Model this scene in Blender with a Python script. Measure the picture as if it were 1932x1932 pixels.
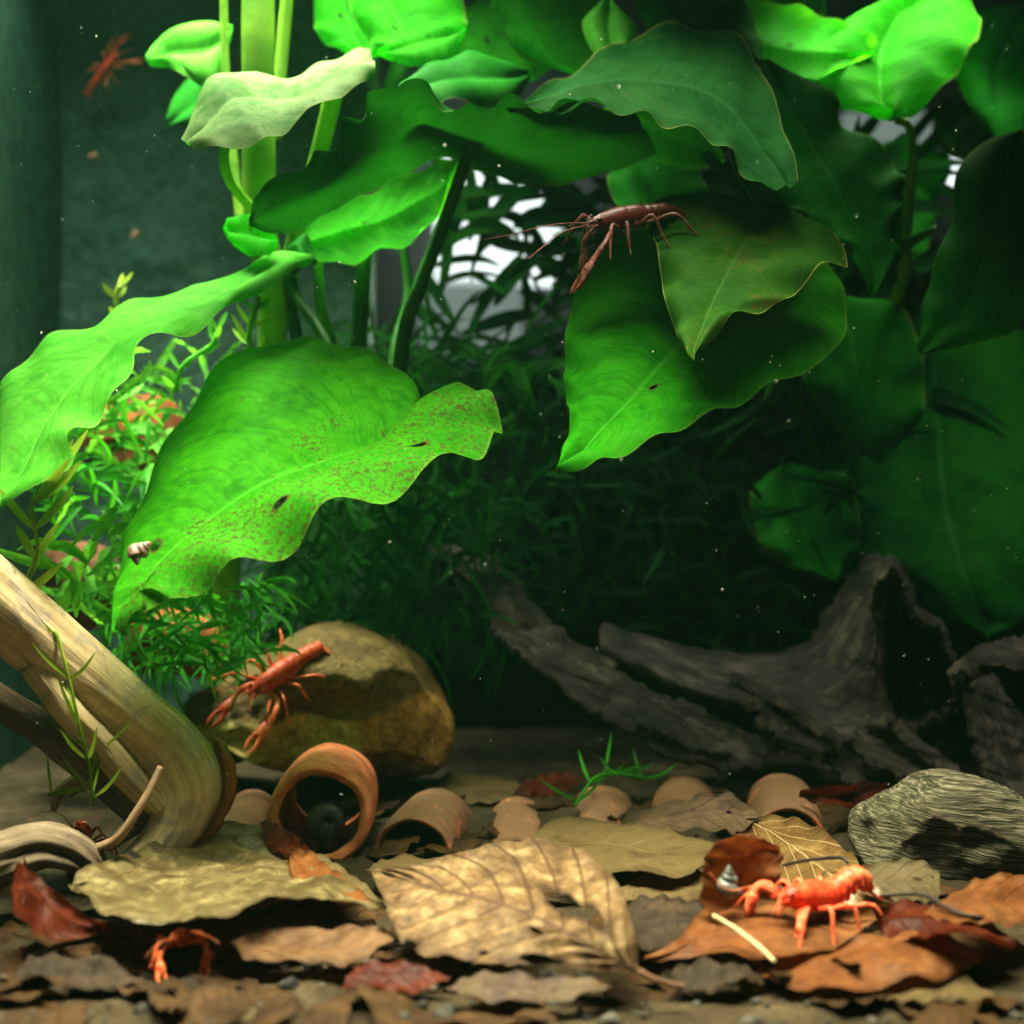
import bpy, math, random
import numpy as np
from mathutils import Vector, Matrix

random.seed(7)
RNG = np.random.default_rng(11)
sc = bpy.context.scene
for o in list(bpy.data.objects):
    bpy.data.objects.remove(o)

# ---------------------------------------------------------------- camera, world, light, exposure
CM = 0.01
CAMH = 13.3                      # camera height above the tank floor, cm
F = 966 / math.tan(math.radians(20))
cam_d = bpy.data.cameras.new('camera')
cam_d.sensor_width = 36
cam_d.lens = 18 / math.tan(math.radians(20))
cam_d.clip_start, cam_d.clip_end = 0.01, 20
cam_d.dof.use_dof = True
cam_d.dof.focus_distance = 0.515
cam_d.dof.aperture_fstop = 7.6
cam = bpy.data.objects.new('camera', cam_d)
sc.collection.objects.link(cam)
cam.location = (0, 0, CAMH * CM)
cam.rotation_euler = (math.radians(90), 0, 0)
sc.camera = cam

w = bpy.data.worlds.new('World')
sc.world = w
w.use_nodes = True
w.node_tree.nodes['Background'].inputs[0].default_value = (0.55, 0.85, 0.8, 1)
w.node_tree.nodes['Background'].inputs[1].default_value = 0.005


def area_lamp(name, loc, rot, size, power, color, spread=180):
    l = bpy.data.lights.new(name, 'AREA')
    l.shape = 'RECTANGLE'
    l.size, l.size_y = size[0] * CM, size[1] * CM
    l.energy = power
    l.color = color
    l.spread = math.radians(spread)
    ob = bpy.data.objects.new(name, l)
    ob.location = [c * CM for c in loc]
    ob.rotation_euler = [math.radians(a) for a in rot]
    sc.collection.objects.link(ob)
    return ob


# the hood lamp over the tank, stronger towards its end over the driftwood root
WARM = (1.0, 0.93, 0.66)
area_lamp('hood_and_fill_light', (-14, 65, 49), (0, -4, 0), (20, 8), 2.4, (1.0, 0.97, 0.76), 82)
area_lamp('hood_and_fill_light', (-10, 41, 42), (0, -3, 0), (26, 4), 1.6, WARM, 80)
area_lamp('hood_and_fill_light', (9, 42, 42), (0, 0, 0), (28, 4), 1.0, WARM, 80)
area_lamp('hood_and_fill_light', (8, 56, 50), (0, 0, 0), (10, 6), 0.10, (1.0, 0.97, 0.76), 50)  # weak fill added for the greyish overhead leaf
area_lamp('hood_and_fill_light', (20, 70, 43), (0, 0, 0), (12, 5), 0.45, (1.0, 0.97, 0.76), 60)  # fill added so the thin leaves at the upper right glow
area_lamp('hood_and_fill_light', (-24, 72, 48), (0, 0, 0), (8, 8), 0.42, (0.9, 1.0, 0.86), 95)  # fill added for the rear left panel and its crayfish
# soft frontal fill light added behind the camera
area_lamp('front_fill_light', (-16, -35, 42), (70, 0, -15), (40, 30), 0.22, (1.0, 0.97, 0.85))

sc.view_settings.view_transform = 'Standard'
sc.view_settings.look = 'None'
sc.view_settings.exposure = 0.0
sc.view_settings.gamma = 1.0
sc.render.engine = 'CYCLES'
cy = sc.cycles
cy.use_denoising = True
cy.max_bounces = 6
cy.use_adaptive_sampling = True
cy.adaptive_threshold = 0.045
cy.diffuse_bounces = 2
cy.glossy_bounces = 2
cy.transmission_bounces = 4
cy.transparent_max_bounces = 12
cy.volume_bounces = 1
cy.caustics_reflective = False
cy.caustics_refractive = False
cy.sample_clamp_indirect = 4


# ---------------------------------------------------------------- geometry helpers
def P(x, y, d):
    """point seen at (x, y) of the 1932-wide photograph standing d cm from the camera -> cm"""
    return np.array([(x - 966) / F * d, d, CAMH - (y - 966) / F * d])


def G(x, y, z=0.6):
    """point seen at (x, y) lying z cm above the tank floor"""
    d = (CAMH - z) * F / (y - 966)
    return P(x, y, d)


def GD(y, z=0.6):
    return (CAMH - z) * F / (y - 966)


def _hash(ix, iy, iz):
    h = (ix * 374761393 + iy * 668265263 + iz * 2147483647 + 1013904223) & 0xFFFFFFFF
    h = ((h ^ (h >> 13)) * 1274126177) & 0xFFFFFFFF
    h = (h ^ (h >> 16)) & 0xFFFFFFFF
    return h / 4294967295.0


def vnoise(p):
    p = np.asarray(p, dtype=np.float64)
    i = np.floor(p).astype(np.int64)
    f = p - i
    f = f * f * (3 - 2 * f)
    r = 0
    for dx in (0, 1):
        for dy in (0, 1):
            for dz in (0, 1):
                wgt = (f[..., 0] if dx else 1 - f[..., 0]) * (f[..., 1] if dy else 1 - f[..., 1]) * (f[..., 2] if dz else 1 - f[..., 2])
                r = r + wgt * _hash(i[..., 0] + dx, i[..., 1] + dy, i[..., 2] + dz)
    return r * 2 - 1


def fbm(p, octaves=4, gain=0.5):
    p = np.asarray(p, dtype=np.float64)
    a, r = 1.0, 0
    for k in range(octaves):
        r = r + a * vnoise(p * (2 ** k) + 17.3 * k)
        a *= gain
    return r


def catmull(ctrl, n):
    """ctrl (K, ...) resampled to n+1 points"""
    c = np.asarray(ctrl, dtype=float)
    K = len(c)
    if K == 2:
        t = np.linspace(0, 1, n + 1).reshape(-1, *([1] * (c.ndim - 1)))
        return c[0] * (1 - t) + c[1] * t
    u = np.linspace(0, K - 1, n + 1)
    i = np.clip(np.floor(u).astype(int), 0, K - 2)
    f = (u - i).reshape(-1, *([1] * (c.ndim - 1)))
    pad = np.concatenate([[2 * c[0] - c[1]], c, [2 * c[-1] - c[-2]]])
    p0, p1, p2, p3 = pad[i], pad[i + 1], pad[i + 2], pad[i + 3]
    return 0.5 * (2 * p1 + (p2 - p0) * f + (2 * p0 - 5 * p1 + 4 * p2 - p3) * f ** 2 + (3 * p1 - p0 - 3 * p2 + p3) * f ** 3)


BASES = {}


def setprops(o, label=None, cat=None, group=None, kind=None):
    if label: o['label'] = label
    if cat: o['category'] = cat
    if group: o['group'] = group
    if kind: o['kind'] = kind
    return o


def thing(name, base, label, cat, group=None):
    o = bpy.data.objects.new(name, None)
    o.empty_display_size = 0.01
    sc.collection.objects.link(o)
    o.location = [c * CM for c in base]
    BASES[o] = np.array(base, dtype=float)
    return setprops(o, label, cat, group)


def build(name, verts, faces, mat, parent=None, uv=None, smooth=True, label=None, cat=None, group=None, kind=None):
    """one mesh object from vertices in cm (world); uv = per-vertex (N,2)"""
    v = np.asarray(verts, dtype=float).reshape(-1, 3)
    if parent is None:
        org = np.array([v[:, 0].mean(), v[:, 1].mean(), v[:, 2].min()])
    else:
        org = BASES[parent]
    me = bpy.data.meshes.new(name)
    me.from_pydata(((v - org) * CM).tolist(), [], [list(map(int, f)) for f in faces])
    if uv is not None:
        lay = me.uv_layers.new(name='UVMap')
        idx = np.empty(len(me.loops), dtype=np.int32)
        me.loops.foreach_get('vertex_index', idx)
        lay.data.foreach_set('uv', np.asarray(uv, dtype=np.float32).reshape(-1, 2)[idx].ravel())
    if smooth:
        me.polygons.foreach_set('use_smooth', np.ones(len(me.polygons), dtype=bool))
    if mat:
        me.materials.append(mat)
    me.update()
    o = bpy.data.objects.new(name, me)
    sc.collection.objects.link(o)
    if parent is None:
        o.location = [c * CM for c in org]
    else:
        o.parent = parent
    BASES[o] = org
    return setprops(o, label, cat, group, kind)


class Mesh:
    def __init__(s):
        s.v, s.f, s.u, s.n = [], [], [], 0

    def add(s, v, f, u=None):
        v = np.asarray(v, dtype=float).reshape(-1, 3)
        s.v.append(v)
        s.f += [[a + s.n for a in q] for q in f]
        s.u.append(np.zeros((len(v), 2)) if u is None else np.asarray(u).reshape(-1, 2))
        s.n += len(v)
        return s

    def build(s, name, mat, parent=None, **k):
        return build(name, np.concatenate(s.v), s.f, mat, parent, uv=np.concatenate(s.u), **k)


def grid_faces(a, b, wrap=False):
    f = []
    for i in range(a - 1):
        for j in range(b if wrap else b - 1):
            j2 = (j + 1) % b
            f.append((i * b + j, i * b + j2, (i + 1) * b + j2, (i + 1) * b + j))
    return f


def normals(g):
    du = np.gradient(g, axis=0)
    dv = np.gradient(g, axis=1)
    n = np.cross(du, dv)
    return n / (np.linalg.norm(n, axis=-1, keepdims=True) + 1e-9)


def sheet(rows, nt=48, nv=12, cup=0.0, wave=0.0, freq=6, phase=0.0, rough=0.0, rscale=0.5, serr=0.0, sfreq=30,
          corr=0.0, ncorr=10, slant=0.6, droop=0.0, thick=0.0, seed=0.0, pts=True, wright=1.0):
    """a leaf blade: rows of (left, midrib, right) from the stalk to the tip"""
    ctrl = []
    for r in rows:
        if len(r) == 1:
            r = [r[0], r[0], r[0]]
        ctrl.append([P(*q) if pts else np.array(q, dtype=float) for q in r])
    c = catmull(np.array(ctrl), nt)
    t = np.linspace(0, 1, nt + 1)
    v = np.linspace(-1, 1, 2 * nv + 1)
    av = np.abs(v)
    side = np.where(v < 0, 0, 2)
    mid = c[:, 1][:, None]
    edge = np.stack([c[:, s] for s in side], axis=1)
    if serr:
        sn = vnoise(np.stack([t * sfreq + seed, t * 0 + seed, t * 0], -1))
        sn2 = vnoise(np.stack([t * sfreq + seed + 50, t * 0 + seed, t * 0], -1))
        m = np.where(v[None] < 0, sn[:, None], sn2[:, None])
        ext = 1 - serr * (m * 0.5 + 0.5) * av[None] ** 4
    else:
        ext = np.ones((nt + 1, len(v)))
    a = (av[None] * ext)[..., None]
    g = mid * (1 - a) + edge * a
    n = normals(g)
    off = cup * 4 * av * (1 - av)
    off = off[None] + np.zeros((nt + 1, 1))
    if wave:
        env = np.sin(np.pi * np.clip(t, 0, 1)) ** 0.4
        jit = vnoise(np.stack([t * freq * 0.5, t * 0 + seed, t * 0 + 3], -1)) * 1.5
        ph = np.where(v[None] < 0, 0, 1.7)
        off = off + wave * env[:, None] * av[None] ** 2.2 * np.where(v[None] < 0, 1.0, wright) * np.sin(2 * np.pi * freq * t[:, None] + phase + ph + jit[:, None])
    if rough:
        off = off + rough * fbm(g * rscale + seed * 7.7, 3)
    if corr:
        s = (t[:, None] + slant * 0.25 * -av[None]) * ncorr
        off = off + corr * (np.abs((s % 1.0) - 0.5) * 2 - 0.5) * np.sin(np.pi * av[None] ** 0.7) * 1.0
    g = g + n * off[..., None]
    uv = np.stack(np.broadcast_arrays(t[:, None], v[None] * 0.5 + 0.5), -1)
    A, B = nt + 1, len(v)
    f = grid_faces(A, B)
    gv = g.reshape(-1, 3)
    if thick:
        n = normals(g).reshape(-1, 3)
        N = len(gv)
        gv2 = gv - n * thick
        ff = f + [tuple(N + q for q in reversed(p)) for p in f]
        ring = [j for j in range(B)] + [i * B + B - 1 for i in range(1, A)] + [(A - 1) * B + j for j in range(B - 2, -1, -1)] + [i * B for i in range(A - 2, 0, -1)]
        for k in range(len(ring)):
            p, q = ring[k], ring[(k + 1) % len(ring)]
            ff.append((q, p, p + N, q + N))
        return np.concatenate([gv, gv2]), ff, np.concatenate([uv.reshape(-1, 2)] * 2)
    return gv, f, uv.reshape(-1, 2)


def frames(path, ref):
    t = np.gradient(path, axis=0)
    t /= np.linalg.norm(t, axis=1, keepdims=True) + 1e-9
    r = np.asarray(ref, dtype=float)
    b = np.cross(t, r)
    for i in range(len(b)):
        L = np.linalg.norm(b[i])
        b[i] = b[i - 1] if (L < 0.15 and i) else b[i] / (L + 1e-9)
    n = np.cross(b, t)
    return t, b, n


def tube(path, ra, rb=None, nt=24, ns=10, ref=(0, -1, 0), amp=0.0, nscale=0.8, stretch=0.25, ridge=0.0, nridge=5, seed=0.0, cap=True, twist=0.0):
    """a tapering limb through the points of path (cm); ra along the side, rb towards ref"""
    p = catmull(np.array(path, dtype=float), nt)
    ra = catmull(np.array(ra, dtype=float).reshape(-1, 1), nt)[:, 0] if np.ndim(ra) else np.full(nt + 1, ra)
    rb = ra if rb is None else (catmull(np.array(rb, dtype=float).reshape(-1, 1), nt)[:, 0] if np.ndim(rb) else np.full(nt + 1, rb))
    ra, rb = np.maximum(ra, 1e-3), np.maximum(rb, 1e-3)
    t, b, n = frames(p, ref)
    L = np.concatenate([[0], np.cumsum(np.linalg.norm(np.diff(p, axis=0), axis=1))])
    a = np.linspace(0, 2 * np.pi, ns, endpoint=False)
    at = a[None] + twist * L[:, None]
    k = np.ones((nt + 1, ns))
    if amp:
        q = np.stack(np.broadcast_arrays(np.cos(at) * 1.6 * nscale * 2, np.sin(at) * 1.6 * nscale * 2, (L * stretch)[:, None]), -1)
        k = k + amp * fbm(q + seed * 9.1, 4, 0.55)
    if ridge:
        q = np.stack(np.broadcast_arrays(np.cos(at) * nridge * 0.5, np.sin(at) * nridge * 0.5, (L * 0.10)[:, None]), -1)
        k = k - ridge * (1 - np.abs(vnoise(q + seed * 3.3))) ** 6
    v = p[:, None] + b[:, None] * (np.cos(a)[None] * ra[:, None] * k)[..., None] + n[:, None] * (np.sin(a)[None] * rb[:, None] * k)[..., None]
    uv = np.stack(np.broadcast_arrays((a / (2 * np.pi))[None], L[:, None]), -1).reshape(-1, 2)
    f = grid_faces(nt + 1, ns, True)
    if cap:
        f.append(tuple(reversed(range(ns))))
        f.append(tuple(range(nt * ns, nt * ns + ns)))
    return v.reshape(-1, 3), f, uv


def ball(c, r, n=10):
    m = n // 2 + 1
    th = np.linspace(0.001, np.pi - 0.001, m)
    ph = np.linspace(0, 2 * np.pi, n, endpoint=False)
    v = np.stack([np.sin(th)[:, None] * np.cos(ph), np.sin(th)[:, None] * np.sin(ph), np.cos(th)[:, None] * np.ones(n)], -1)
    return (np.array(c) + v * np.array(r)).reshape(-1, 3), grid_faces(m, n, True)


# ---------------------------------------------------------------- material helpers
class M:
    def __init__(s, name):
        s.m = bpy.data.materials.new(name)
        s.m.use_nodes = True
        s.t = s.m.node_tree
        s.t.nodes.clear()
        s.out = s.t.nodes.new('ShaderNodeOutputMaterial')
        tc = s.t.nodes.new('ShaderNodeTexCoord')
        s.obj, s.uv = tc.outputs['Object'], tc.outputs['UV']

    def set(s, sock, val):
        if isinstance(val, bpy.types.NodeSocket):
            s.t.links.new(val, sock)
        elif isinstance(val, (tuple, list)) and len(val) == 3 and sock.type == 'RGBA':
            sock.default_value = (*val, 1)
        else:
            sock.default_value = val

    def node(s, typ, out=0, props=None, **ins):
        n = s.t.nodes.new(typ)
        for k, v in (props or {}).items():
            setattr(n, k, v)
        for k, v in ins.items():
            key = int(k[1:]) if k[0] == 'i' and k[1:].isdigit() else k.replace('_', ' ')
            s.set(n.inputs[key], v)
        return n.outputs[out]

    def math(s, op, a, b=0.0, c=0.0):
        return s.node('ShaderNodeMath', props={'operation': op}, i0=a, i1=b, i2=c)

    def noise(s, scale, detail=4, rough=0.55, co=None, dist=0.0):
        """scale in features per cm"""
        return s.node('ShaderNodeTexNoise', Vector=co or s.obj, Scale=scale * 100 if co is None else scale, Detail=detail, Roughness=rough, Distortion=dist)

    def voro(s, scale, feature='F1', co=None):
        return s.node('ShaderNodeTexVoronoi', props={'feature': feature}, Vector=co or s.obj, Scale=scale * 100 if co is None else scale)

    def ramp(s, fac, stops, interp='LINEAR'):
        n = s.t.nodes.new('ShaderNodeValToRGB')
        n.color_ramp.interpolation = interp
        e = n.color_ramp.elements
        while len(e) < len(stops):
            e.new(0.5)
        for k, (p, c) in enumerate(stops):
            e[k].position = p
            e[k].color = (*c, 1) if isinstance(c, (tuple, list)) else (c, c, c, 1)
        s.set(n.inputs[0], fac)
        return n.outputs[0]

    def step(s, fac, lo, hi):
        return s.node('ShaderNodeMapRange', props={'interpolation_type': 'SMOOTHSTEP'}, Value=fac, From_Min=lo, From_Max=hi, To_Min=0.0, To_Max=1.0)

    def mix(s, fac, a, b, mode='MIX'):
        n = s.t.nodes.new('ShaderNodeMix')
        n.data_type = 'RGBA'
        n.blend_type = mode
        s.set(n.inputs[0], fac)
        s.set(n.inputs[6], a)
        s.set(n.inputs[7], b)
        return n.outputs[2]

    def xyz(s, co):
        n = s.t.nodes.new('ShaderNodeSeparateXYZ')
        s.set(n.inputs[0], co)
        return n.outputs

    def comb(s, x, y, z=0.0):
        return s.node('ShaderNodeCombineXYZ', X=x, Y=y, Z=z)

    def bump(s, h, dist=0.02, strength=0.6):
        """dist in cm"""
        return s.node('ShaderNodeBump', Height=h, Distance=dist * CM, Strength=strength)

    def pbr(s, color, rough=0.5, spec=0.3, normal=None, **k):
        ins = dict(Base_Color=color, Roughness=rough, Specular_IOR_Level=spec, **k)
        if normal is not None:
            ins['Normal'] = normal
        return s.node('ShaderNodeBsdfPrincipled', **ins)

    def finish(s, shader, displacement=None):
        s.t.links.new(shader, s.out.inputs['Surface'])
        return s.m

    def mixs(s, fac, a, b):
        n = s.t.nodes.new('ShaderNodeMixShader')
        s.set(n.inputs[0], fac)
        s.t.links.new(a, n.inputs[1])
        s.t.links.new(b, n.inputs[2])
        return n.outputs[0]


def green_leaf(name, dark, light, trans, tfac=0.4, algae=0.0, algae_col=(0.05, 0.035, 0.012), nveins=24, vein=0.35, holes=(), edge=0.5, rough=0.5, side=0.0):
    """living blade: uv.x runs from the stalk to the tip, uv.y across"""
    m = M(name)
    u, v, _ = m.xyz(m.uv)
    av = m.math('ABSOLUTE', m.math('SUBTRACT', m.math('MULTIPLY', v, 2.0), 1.0))
    n1 = m.noise(0.35, 3, 0.6)
    n2 = m.noise(2.2, 5, 0.75)
    ph = m.math('MULTIPLY', m.math('ADD', m.math('SUBTRACT', u, m.math('MULTIPLY', m.math('POWER', av, 1.6), 0.22)), m.math('MULTIPLY', n1, 0.10)), float(nveins))
    fine = m.noise(9.0, 2, 0.65, co=m.comb(m.math('MULTIPLY', ph, 0.42), m.math('MULTIPLY', av, 0.16), 0.0))
    fr = m.math('ABSOLUTE', m.math('SUBTRACT', m.math('FRACT', ph), 0.5))
    line = m.math('MULTIPLY', m.math('SUBTRACT', 1.0, m.step(fr, 0.0, 0.25)), m.step(n2, 0.35, 0.65))
    midrib = m.math('SUBTRACT', 1.0, m.step(av, 0.0, 0.03))
    col = m.mix(m.step(m.math('ADD', m.math('MULTIPLY', n1, 0.55), m.math('MULTIPLY', n2, 0.5)), 0.32, 0.72), dark, light)
    col = m.mix(m.math('MULTIPLY', m.step(fine, 0.45, 0.7), 0.35), col, tuple(c * 0.6 for c in dark))
    col = m.mix(m.math('MULTIPLY', line, vein), col, m.mix(1.0, light, (0.6, 0.62, 0.5), 'MULTIPLY'))
    col = m.mix(m.math('MULTIPLY', midrib, 0.35), col, tuple(min(1, c * 1.4 + 0.02) for c in light))
    em = m.step(m.math('ADD', av, m.math('MULTIPLY', n2, 0.01)), 0.98, 1.0)
    col = m.mix(m.math('MULTIPLY', em, edge), col, (0.30, 0.36, 0.08))
    if algae:
        reg = m.math('ADD', n1, m.math('MULTIPLY', m.math('SUBTRACT', v, 0.5), side))
        sp = m.noise(5.5, 5, 0.8)
        thr = m.math('SUBTRACT', 0.72, m.math('MULTIPLY', m.step(reg, 0.36, 0.62), algae * 0.27))
        spot = m.step(m.math('SUBTRACT', m.math('ADD', m.math('MULTIPLY', sp, 0.8), m.math('MULTIPLY', n2, 0.2)), thr), 0.0, 0.04)
        col = m.mix(m.math('MULTIPLY', spot, 0.8), col, algae_col)
        film = m.math('MULTIPLY', m.step(m.math('ADD', m.math('MULTIPLY', n2, 0.6), m.math('MULTIPLY', reg, 0.4)), 0.50, 0.72), 0.4 * min(1.0, algae * 1.6))
        col = m.mix(film, col, m.mix(0.5, algae_col, dark))
    b = m.bump(m.math('ADD', m.math('MULTIPLY', n2, 0.8), m.math('MULTIPLY', fine, 0.5)), 0.035, 0.4)
    tsp = m.math('MULTIPLY', spot, 0.8) if algae else 0.0
    tcol = m.mix(m.math('MULTIPLY', m.step(fine, 0.4, 0.7), 0.4), m.mix(n2, trans, tuple(c * 0.55 for c in trans)), dark)
    tcol = m.mix(tsp, tcol, algae_col)
    a = None
    if holes:
        a, rim = hole_mask(m, holes)
        col = m.mix(m.math('MULTIPLY', rim, 0.85), col, (0.06, 0.035, 0.012))
        tcol = m.mix(m.math('MULTIPLY', rim, 0.85), tcol, (0.06, 0.035, 0.012))
    s = m.pbr(col, 0.6, 0.012, b)
    tr = m.node('ShaderNodeBsdfTranslucent', Color=tcol)
    s = m.mixs(tfac, s, tr)
    if holes:
        s = m.mixs(a, s, m.node('ShaderNodeBsdfTransparent'))
    return m.finish(s)


def hole_mask(m, holes, wob=0.05, nscale=22.0):
    """(eaten through, browned rim); holes = (u, v, ru, rv)"""
    u, v, _ = m.xyz(m.uv)
    nx = m.math('MULTIPLY', m.math('SUBTRACT', m.noise(nscale, 4, 0.7, co=m.uv), 0.5), wob * 4)
    tot = None
    for (hu, hv, ru, rv) in holes:
        a = m.math('POWER', m.math('DIVIDE', m.math('ADD', m.math('SUBTRACT', u, hu), m.math('MULTIPLY', nx, ru * 6)), ru), 2.0)
        b = m.math('POWER', m.math('DIVIDE', m.math('ADD', m.math('SUBTRACT', v, hv), m.math('MULTIPLY', nx, rv * 5)), rv), 2.0)
        k = m.math('ADD', a, b)
        tot = k if tot is None else m.math('MINIMUM', tot, k)
    return m.math('LESS_THAN', tot, 1.0), m.math('SUBTRACT', 1.0, m.step(tot, 1.2, 2.6))


def dead_leaf(name, cols, nveins=12, slant=0.9, vein_col=(0.06, 0.03, 0.015), vein=0.7, holes=(), tfac=0.25, silt=0.0, rough=0.55, nsc=1.0, spec=0.12, spots=0.5):
    m = M(name)
    u, v, _ = m.xyz(m.uv)
    av = m.math('ABSOLUTE', m.math('SUBTRACT', m.math('MULTIPLY', v, 2.0), 1.0))
    n1 = m.noise(0.9 * nsc, 5, 0.65)
    n2 = m.noise(5.0, 4, 0.7)
    col = m.ramp(n1, [(0.30, cols[0]), (0.50, cols[1]), (0.70, cols[2])])
    col = m.mix(m.math('MULTIPLY', m.step(n2, 0.5, 0.75), spots), col, tuple(c * 0.45 for c in cols[0]))
    ph = m.math('ADD', m.math('MULTIPLY', m.math('SUBTRACT', u, m.math('MULTIPLY', av, 0.25 * slant)), float(nveins)), m.math('MULTIPLY', n1, 0.12))
    fr = m.math('ABSOLUTE', m.math('SUBTRACT', m.math('FRACT', ph), 0.5))
    line = m.math('SUBTRACT', 1.0, m.step(fr, 0.012, 0.075))
    midrib = m.math('SUBTRACT', 1.0, m.step(av, 0.012, 0.04))
    net = m.math('SUBTRACT', 1.0, m.step(m.voro(9.0, 'DISTANCE_TO_EDGE'), 0.0, 0.09))
    ln = m.math('MAXIMUM', line, midrib)
    col = m.mix(m.math('MULTIPLY', ln, vein), col, vein_col)
    col = m.mix(m.math('MULTIPLY', net, 0.18), col, vein_col)
    if silt:
        sm = m.step(m.math('ADD', m.noise(1.6, 5, 0.65), m.math('MULTIPLY', m.noise(11.0, 2), 0.2)), 0.62 - silt * 0.35, 0.80 - silt * 0.3)
        col = m.mix(m.math('MULTIPLY', sm, 0.7), col, m.mix(m.noise(8.0, 3), (0.05, 0.036, 0.014), (0.15, 0.112, 0.045)))
    av2 = m.math('ADD', av, m.math('MULTIPLY', n1, 0.5))
    col = m.mix(m.math('MULTIPLY', m.step(av2, 0.95, 1.4), 0.55), col, tuple(c * 0.3 for c in cols[0]))
    blot = m.step(m.noise(0.45, 3, 0.7), 0.52, 0.66)
    col = m.mix(m.math('MULTIPLY', blot, 0.5), col, tuple(c * 0.5 for c in cols[0]))
    a = None
    if holes:
        a, rim = hole_mask(m, holes)
        col = m.mix(m.math('MULTIPLY', rim, 0.7), col, (0.03, 0.015, 0.008))
    b = m.bump(m.math('ADD', m.math('MULTIPLY', ln, 0.8), m.math('ADD', m.math('MULTIPLY', n2, 0.8), m.math('MULTIPLY', n1, 0.6))), 0.06, 0.8)
    s = m.pbr(col, rough, spec, b)
    tr = m.node('ShaderNodeBsdfTranslucent', Color=m.mix(1.0, col, (1.0, 0.62, 0.3), 'MULTIPLY'), Normal=b)
    s = m.mixs(tfac, s, tr)
    if holes:
        s = m.mixs(a, s, m.node('ShaderNodeBsdfTransparent'))
    return m.finish(s)


def simple(name, c0, c1, scale=1.0, rough=0.6, spec=0.25, bump=0.03, bscale=6.0, tfac=0.0, tcol=None, **k):
    m = M(name)
    n = m.noise(scale, 4, 0.6)
    col = m.mix(m.step(n, 0.3, 0.7), c0, c1)
    b = m.bump(m.noise(bscale, 3, 0.65), bump, 0.7) if bump else None
    s = m.pbr(col, rough, spec, b, **k)
    if tfac:
        s = m.mixs(tfac, s, m.node('ShaderNodeBsdfTranslucent', Color=tcol or c1))
    return m.finish(s)


def wood(name, c0, c1, c2, around=7.0, along=0.35, rough=0.75, crack=0.5, bump=0.09):
    """grain runs along uv.y (cm), uv.x goes once round the limb"""
    m = M(name)
    u, v, _ = m.xyz(m.uv)
    a = m.math('MULTIPLY', u, 2 * math.pi)
    co = m.comb(m.math('COSINE', a), m.math('SINE', a), m.math('MULTIPLY', v, along * 0.25))
    warp = m.noise(1.6, 2, 0.5, co=co)
    co2 = m.comb(m.math('ADD', m.math('COSINE', a), m.math('MULTIPLY', warp, 0.35)), m.math('SINE', a), m.math('MULTIPLY', v, along * 0.12))
    g1 = m.noise(around * 1.4, 5, 0.62, co=co2)
    g2 = m.noise(around * 5.0, 4, 0.7, co=co2)
    patch = m.noise(0.32, 3, 0.6)
    patch2 = m.noise(0.75, 5, 0.7, dist=0.6)
    k = m.math('ADD', m.math('MULTIPLY', g1, 0.45), m.math('ADD', m.math('MULTIPLY', patch, 0.45), m.math('ADD', m.math('MULTIPLY', patch2, 0.35), m.math('MULTIPLY', g2, 0.15))))
    col = m.ramp(k, [(0.50, c0), (0.70, c1), (0.92, c2)])
    grey = sum(c1) / 3 * 0.62
    col = m.mix(m.math('MULTIPLY', m.step(m.noise(0.55, 4, 0.65, dist=0.8), 0.52, 0.60), 0.55), col, (grey * 1.05, grey * 0.95, grey * 0.88))
    cr = m.math('SUBTRACT', 1.0, m.step(g2, 0.30, 0.42))
    col = m.mix(m.math('MULTIPLY', cr, crack), col, tuple(c * 0.3 for c in c0))
    pit = m.math('SUBTRACT', 1.0, m.step(m.voro(1.1), 0.0, 0.13))
    col = m.mix(m.math('MULTIPLY', m.math('MULTIPLY', pit, m.step(m.noise(0.5, 2), 0.5, 0.65)), 0.7), col, (0.03, 0.02, 0.012))
    b = m.bump(m.math('ADD', m.math('MULTIPLY', g1, 0.8), m.math('ADD', m.math('MULTIPLY', g2, 0.6), m.math('MULTIPLY', m.noise(9.0, 4, 0.7), 0.25))), bump, 0.9)
    return m.finish(m.pbr(col, rough, 0.2, b))

# ---------------------------------------------------------------- materials
LEAF_LIT = green_leaf('leaf_bright_green', (0.008, 0.11, 0.003), (0.046, 0.34, 0.008), (0.15, 0.70, 0.01), 0.34, algae=0.78, side=0.45, vein=0.15, edge=0.2,
                      holes=[(0.885, 0.70, 0.016, 0.045), (0.862, 0.74, 0.012, 0.03), (0.73, 0.42, 0.011, 0.022), (0.40, 0.80, 0.022, 0.014), (0.60, 0.83, 0.010, 0.016)])
LEAF_PALE = green_leaf('leaf_pale_dusty', (0.022, 0.19, 0.010), (0.09, 0.40, 0.035), (0.13, 0.68, 0.02), 0.34, algae=0.5, side=0.1, vein=0.12, edge=0.3, nveins=16, algae_col=(0.16, 0.13, 0.06))
LEAF_SILTY_LIT = green_leaf('leaf_silty_lit', (0.035, 0.17, 0.02), (0.25, 0.37, 0.14), (0.06, 0.45, 0.01), 0.28, algae=0.5, side=0.1, algae_col=(0.14, 0.11, 0.05), vein=0.2)  # palette raised to carry strong lamplight as well as silt
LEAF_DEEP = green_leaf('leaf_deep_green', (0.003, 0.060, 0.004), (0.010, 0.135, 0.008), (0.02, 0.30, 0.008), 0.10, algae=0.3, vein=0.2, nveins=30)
LEAF_GREY = green_leaf('leaf_greyish_green', (0.006, 0.06, 0.012), (0.026, 0.14, 0.026), (0.02, 0.32, 0.01), 0.22, algae=0.6, side=0.3, vein=0.25, nveins=26, edge=0.8, algae_col=(0.05, 0.035, 0.025))
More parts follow.
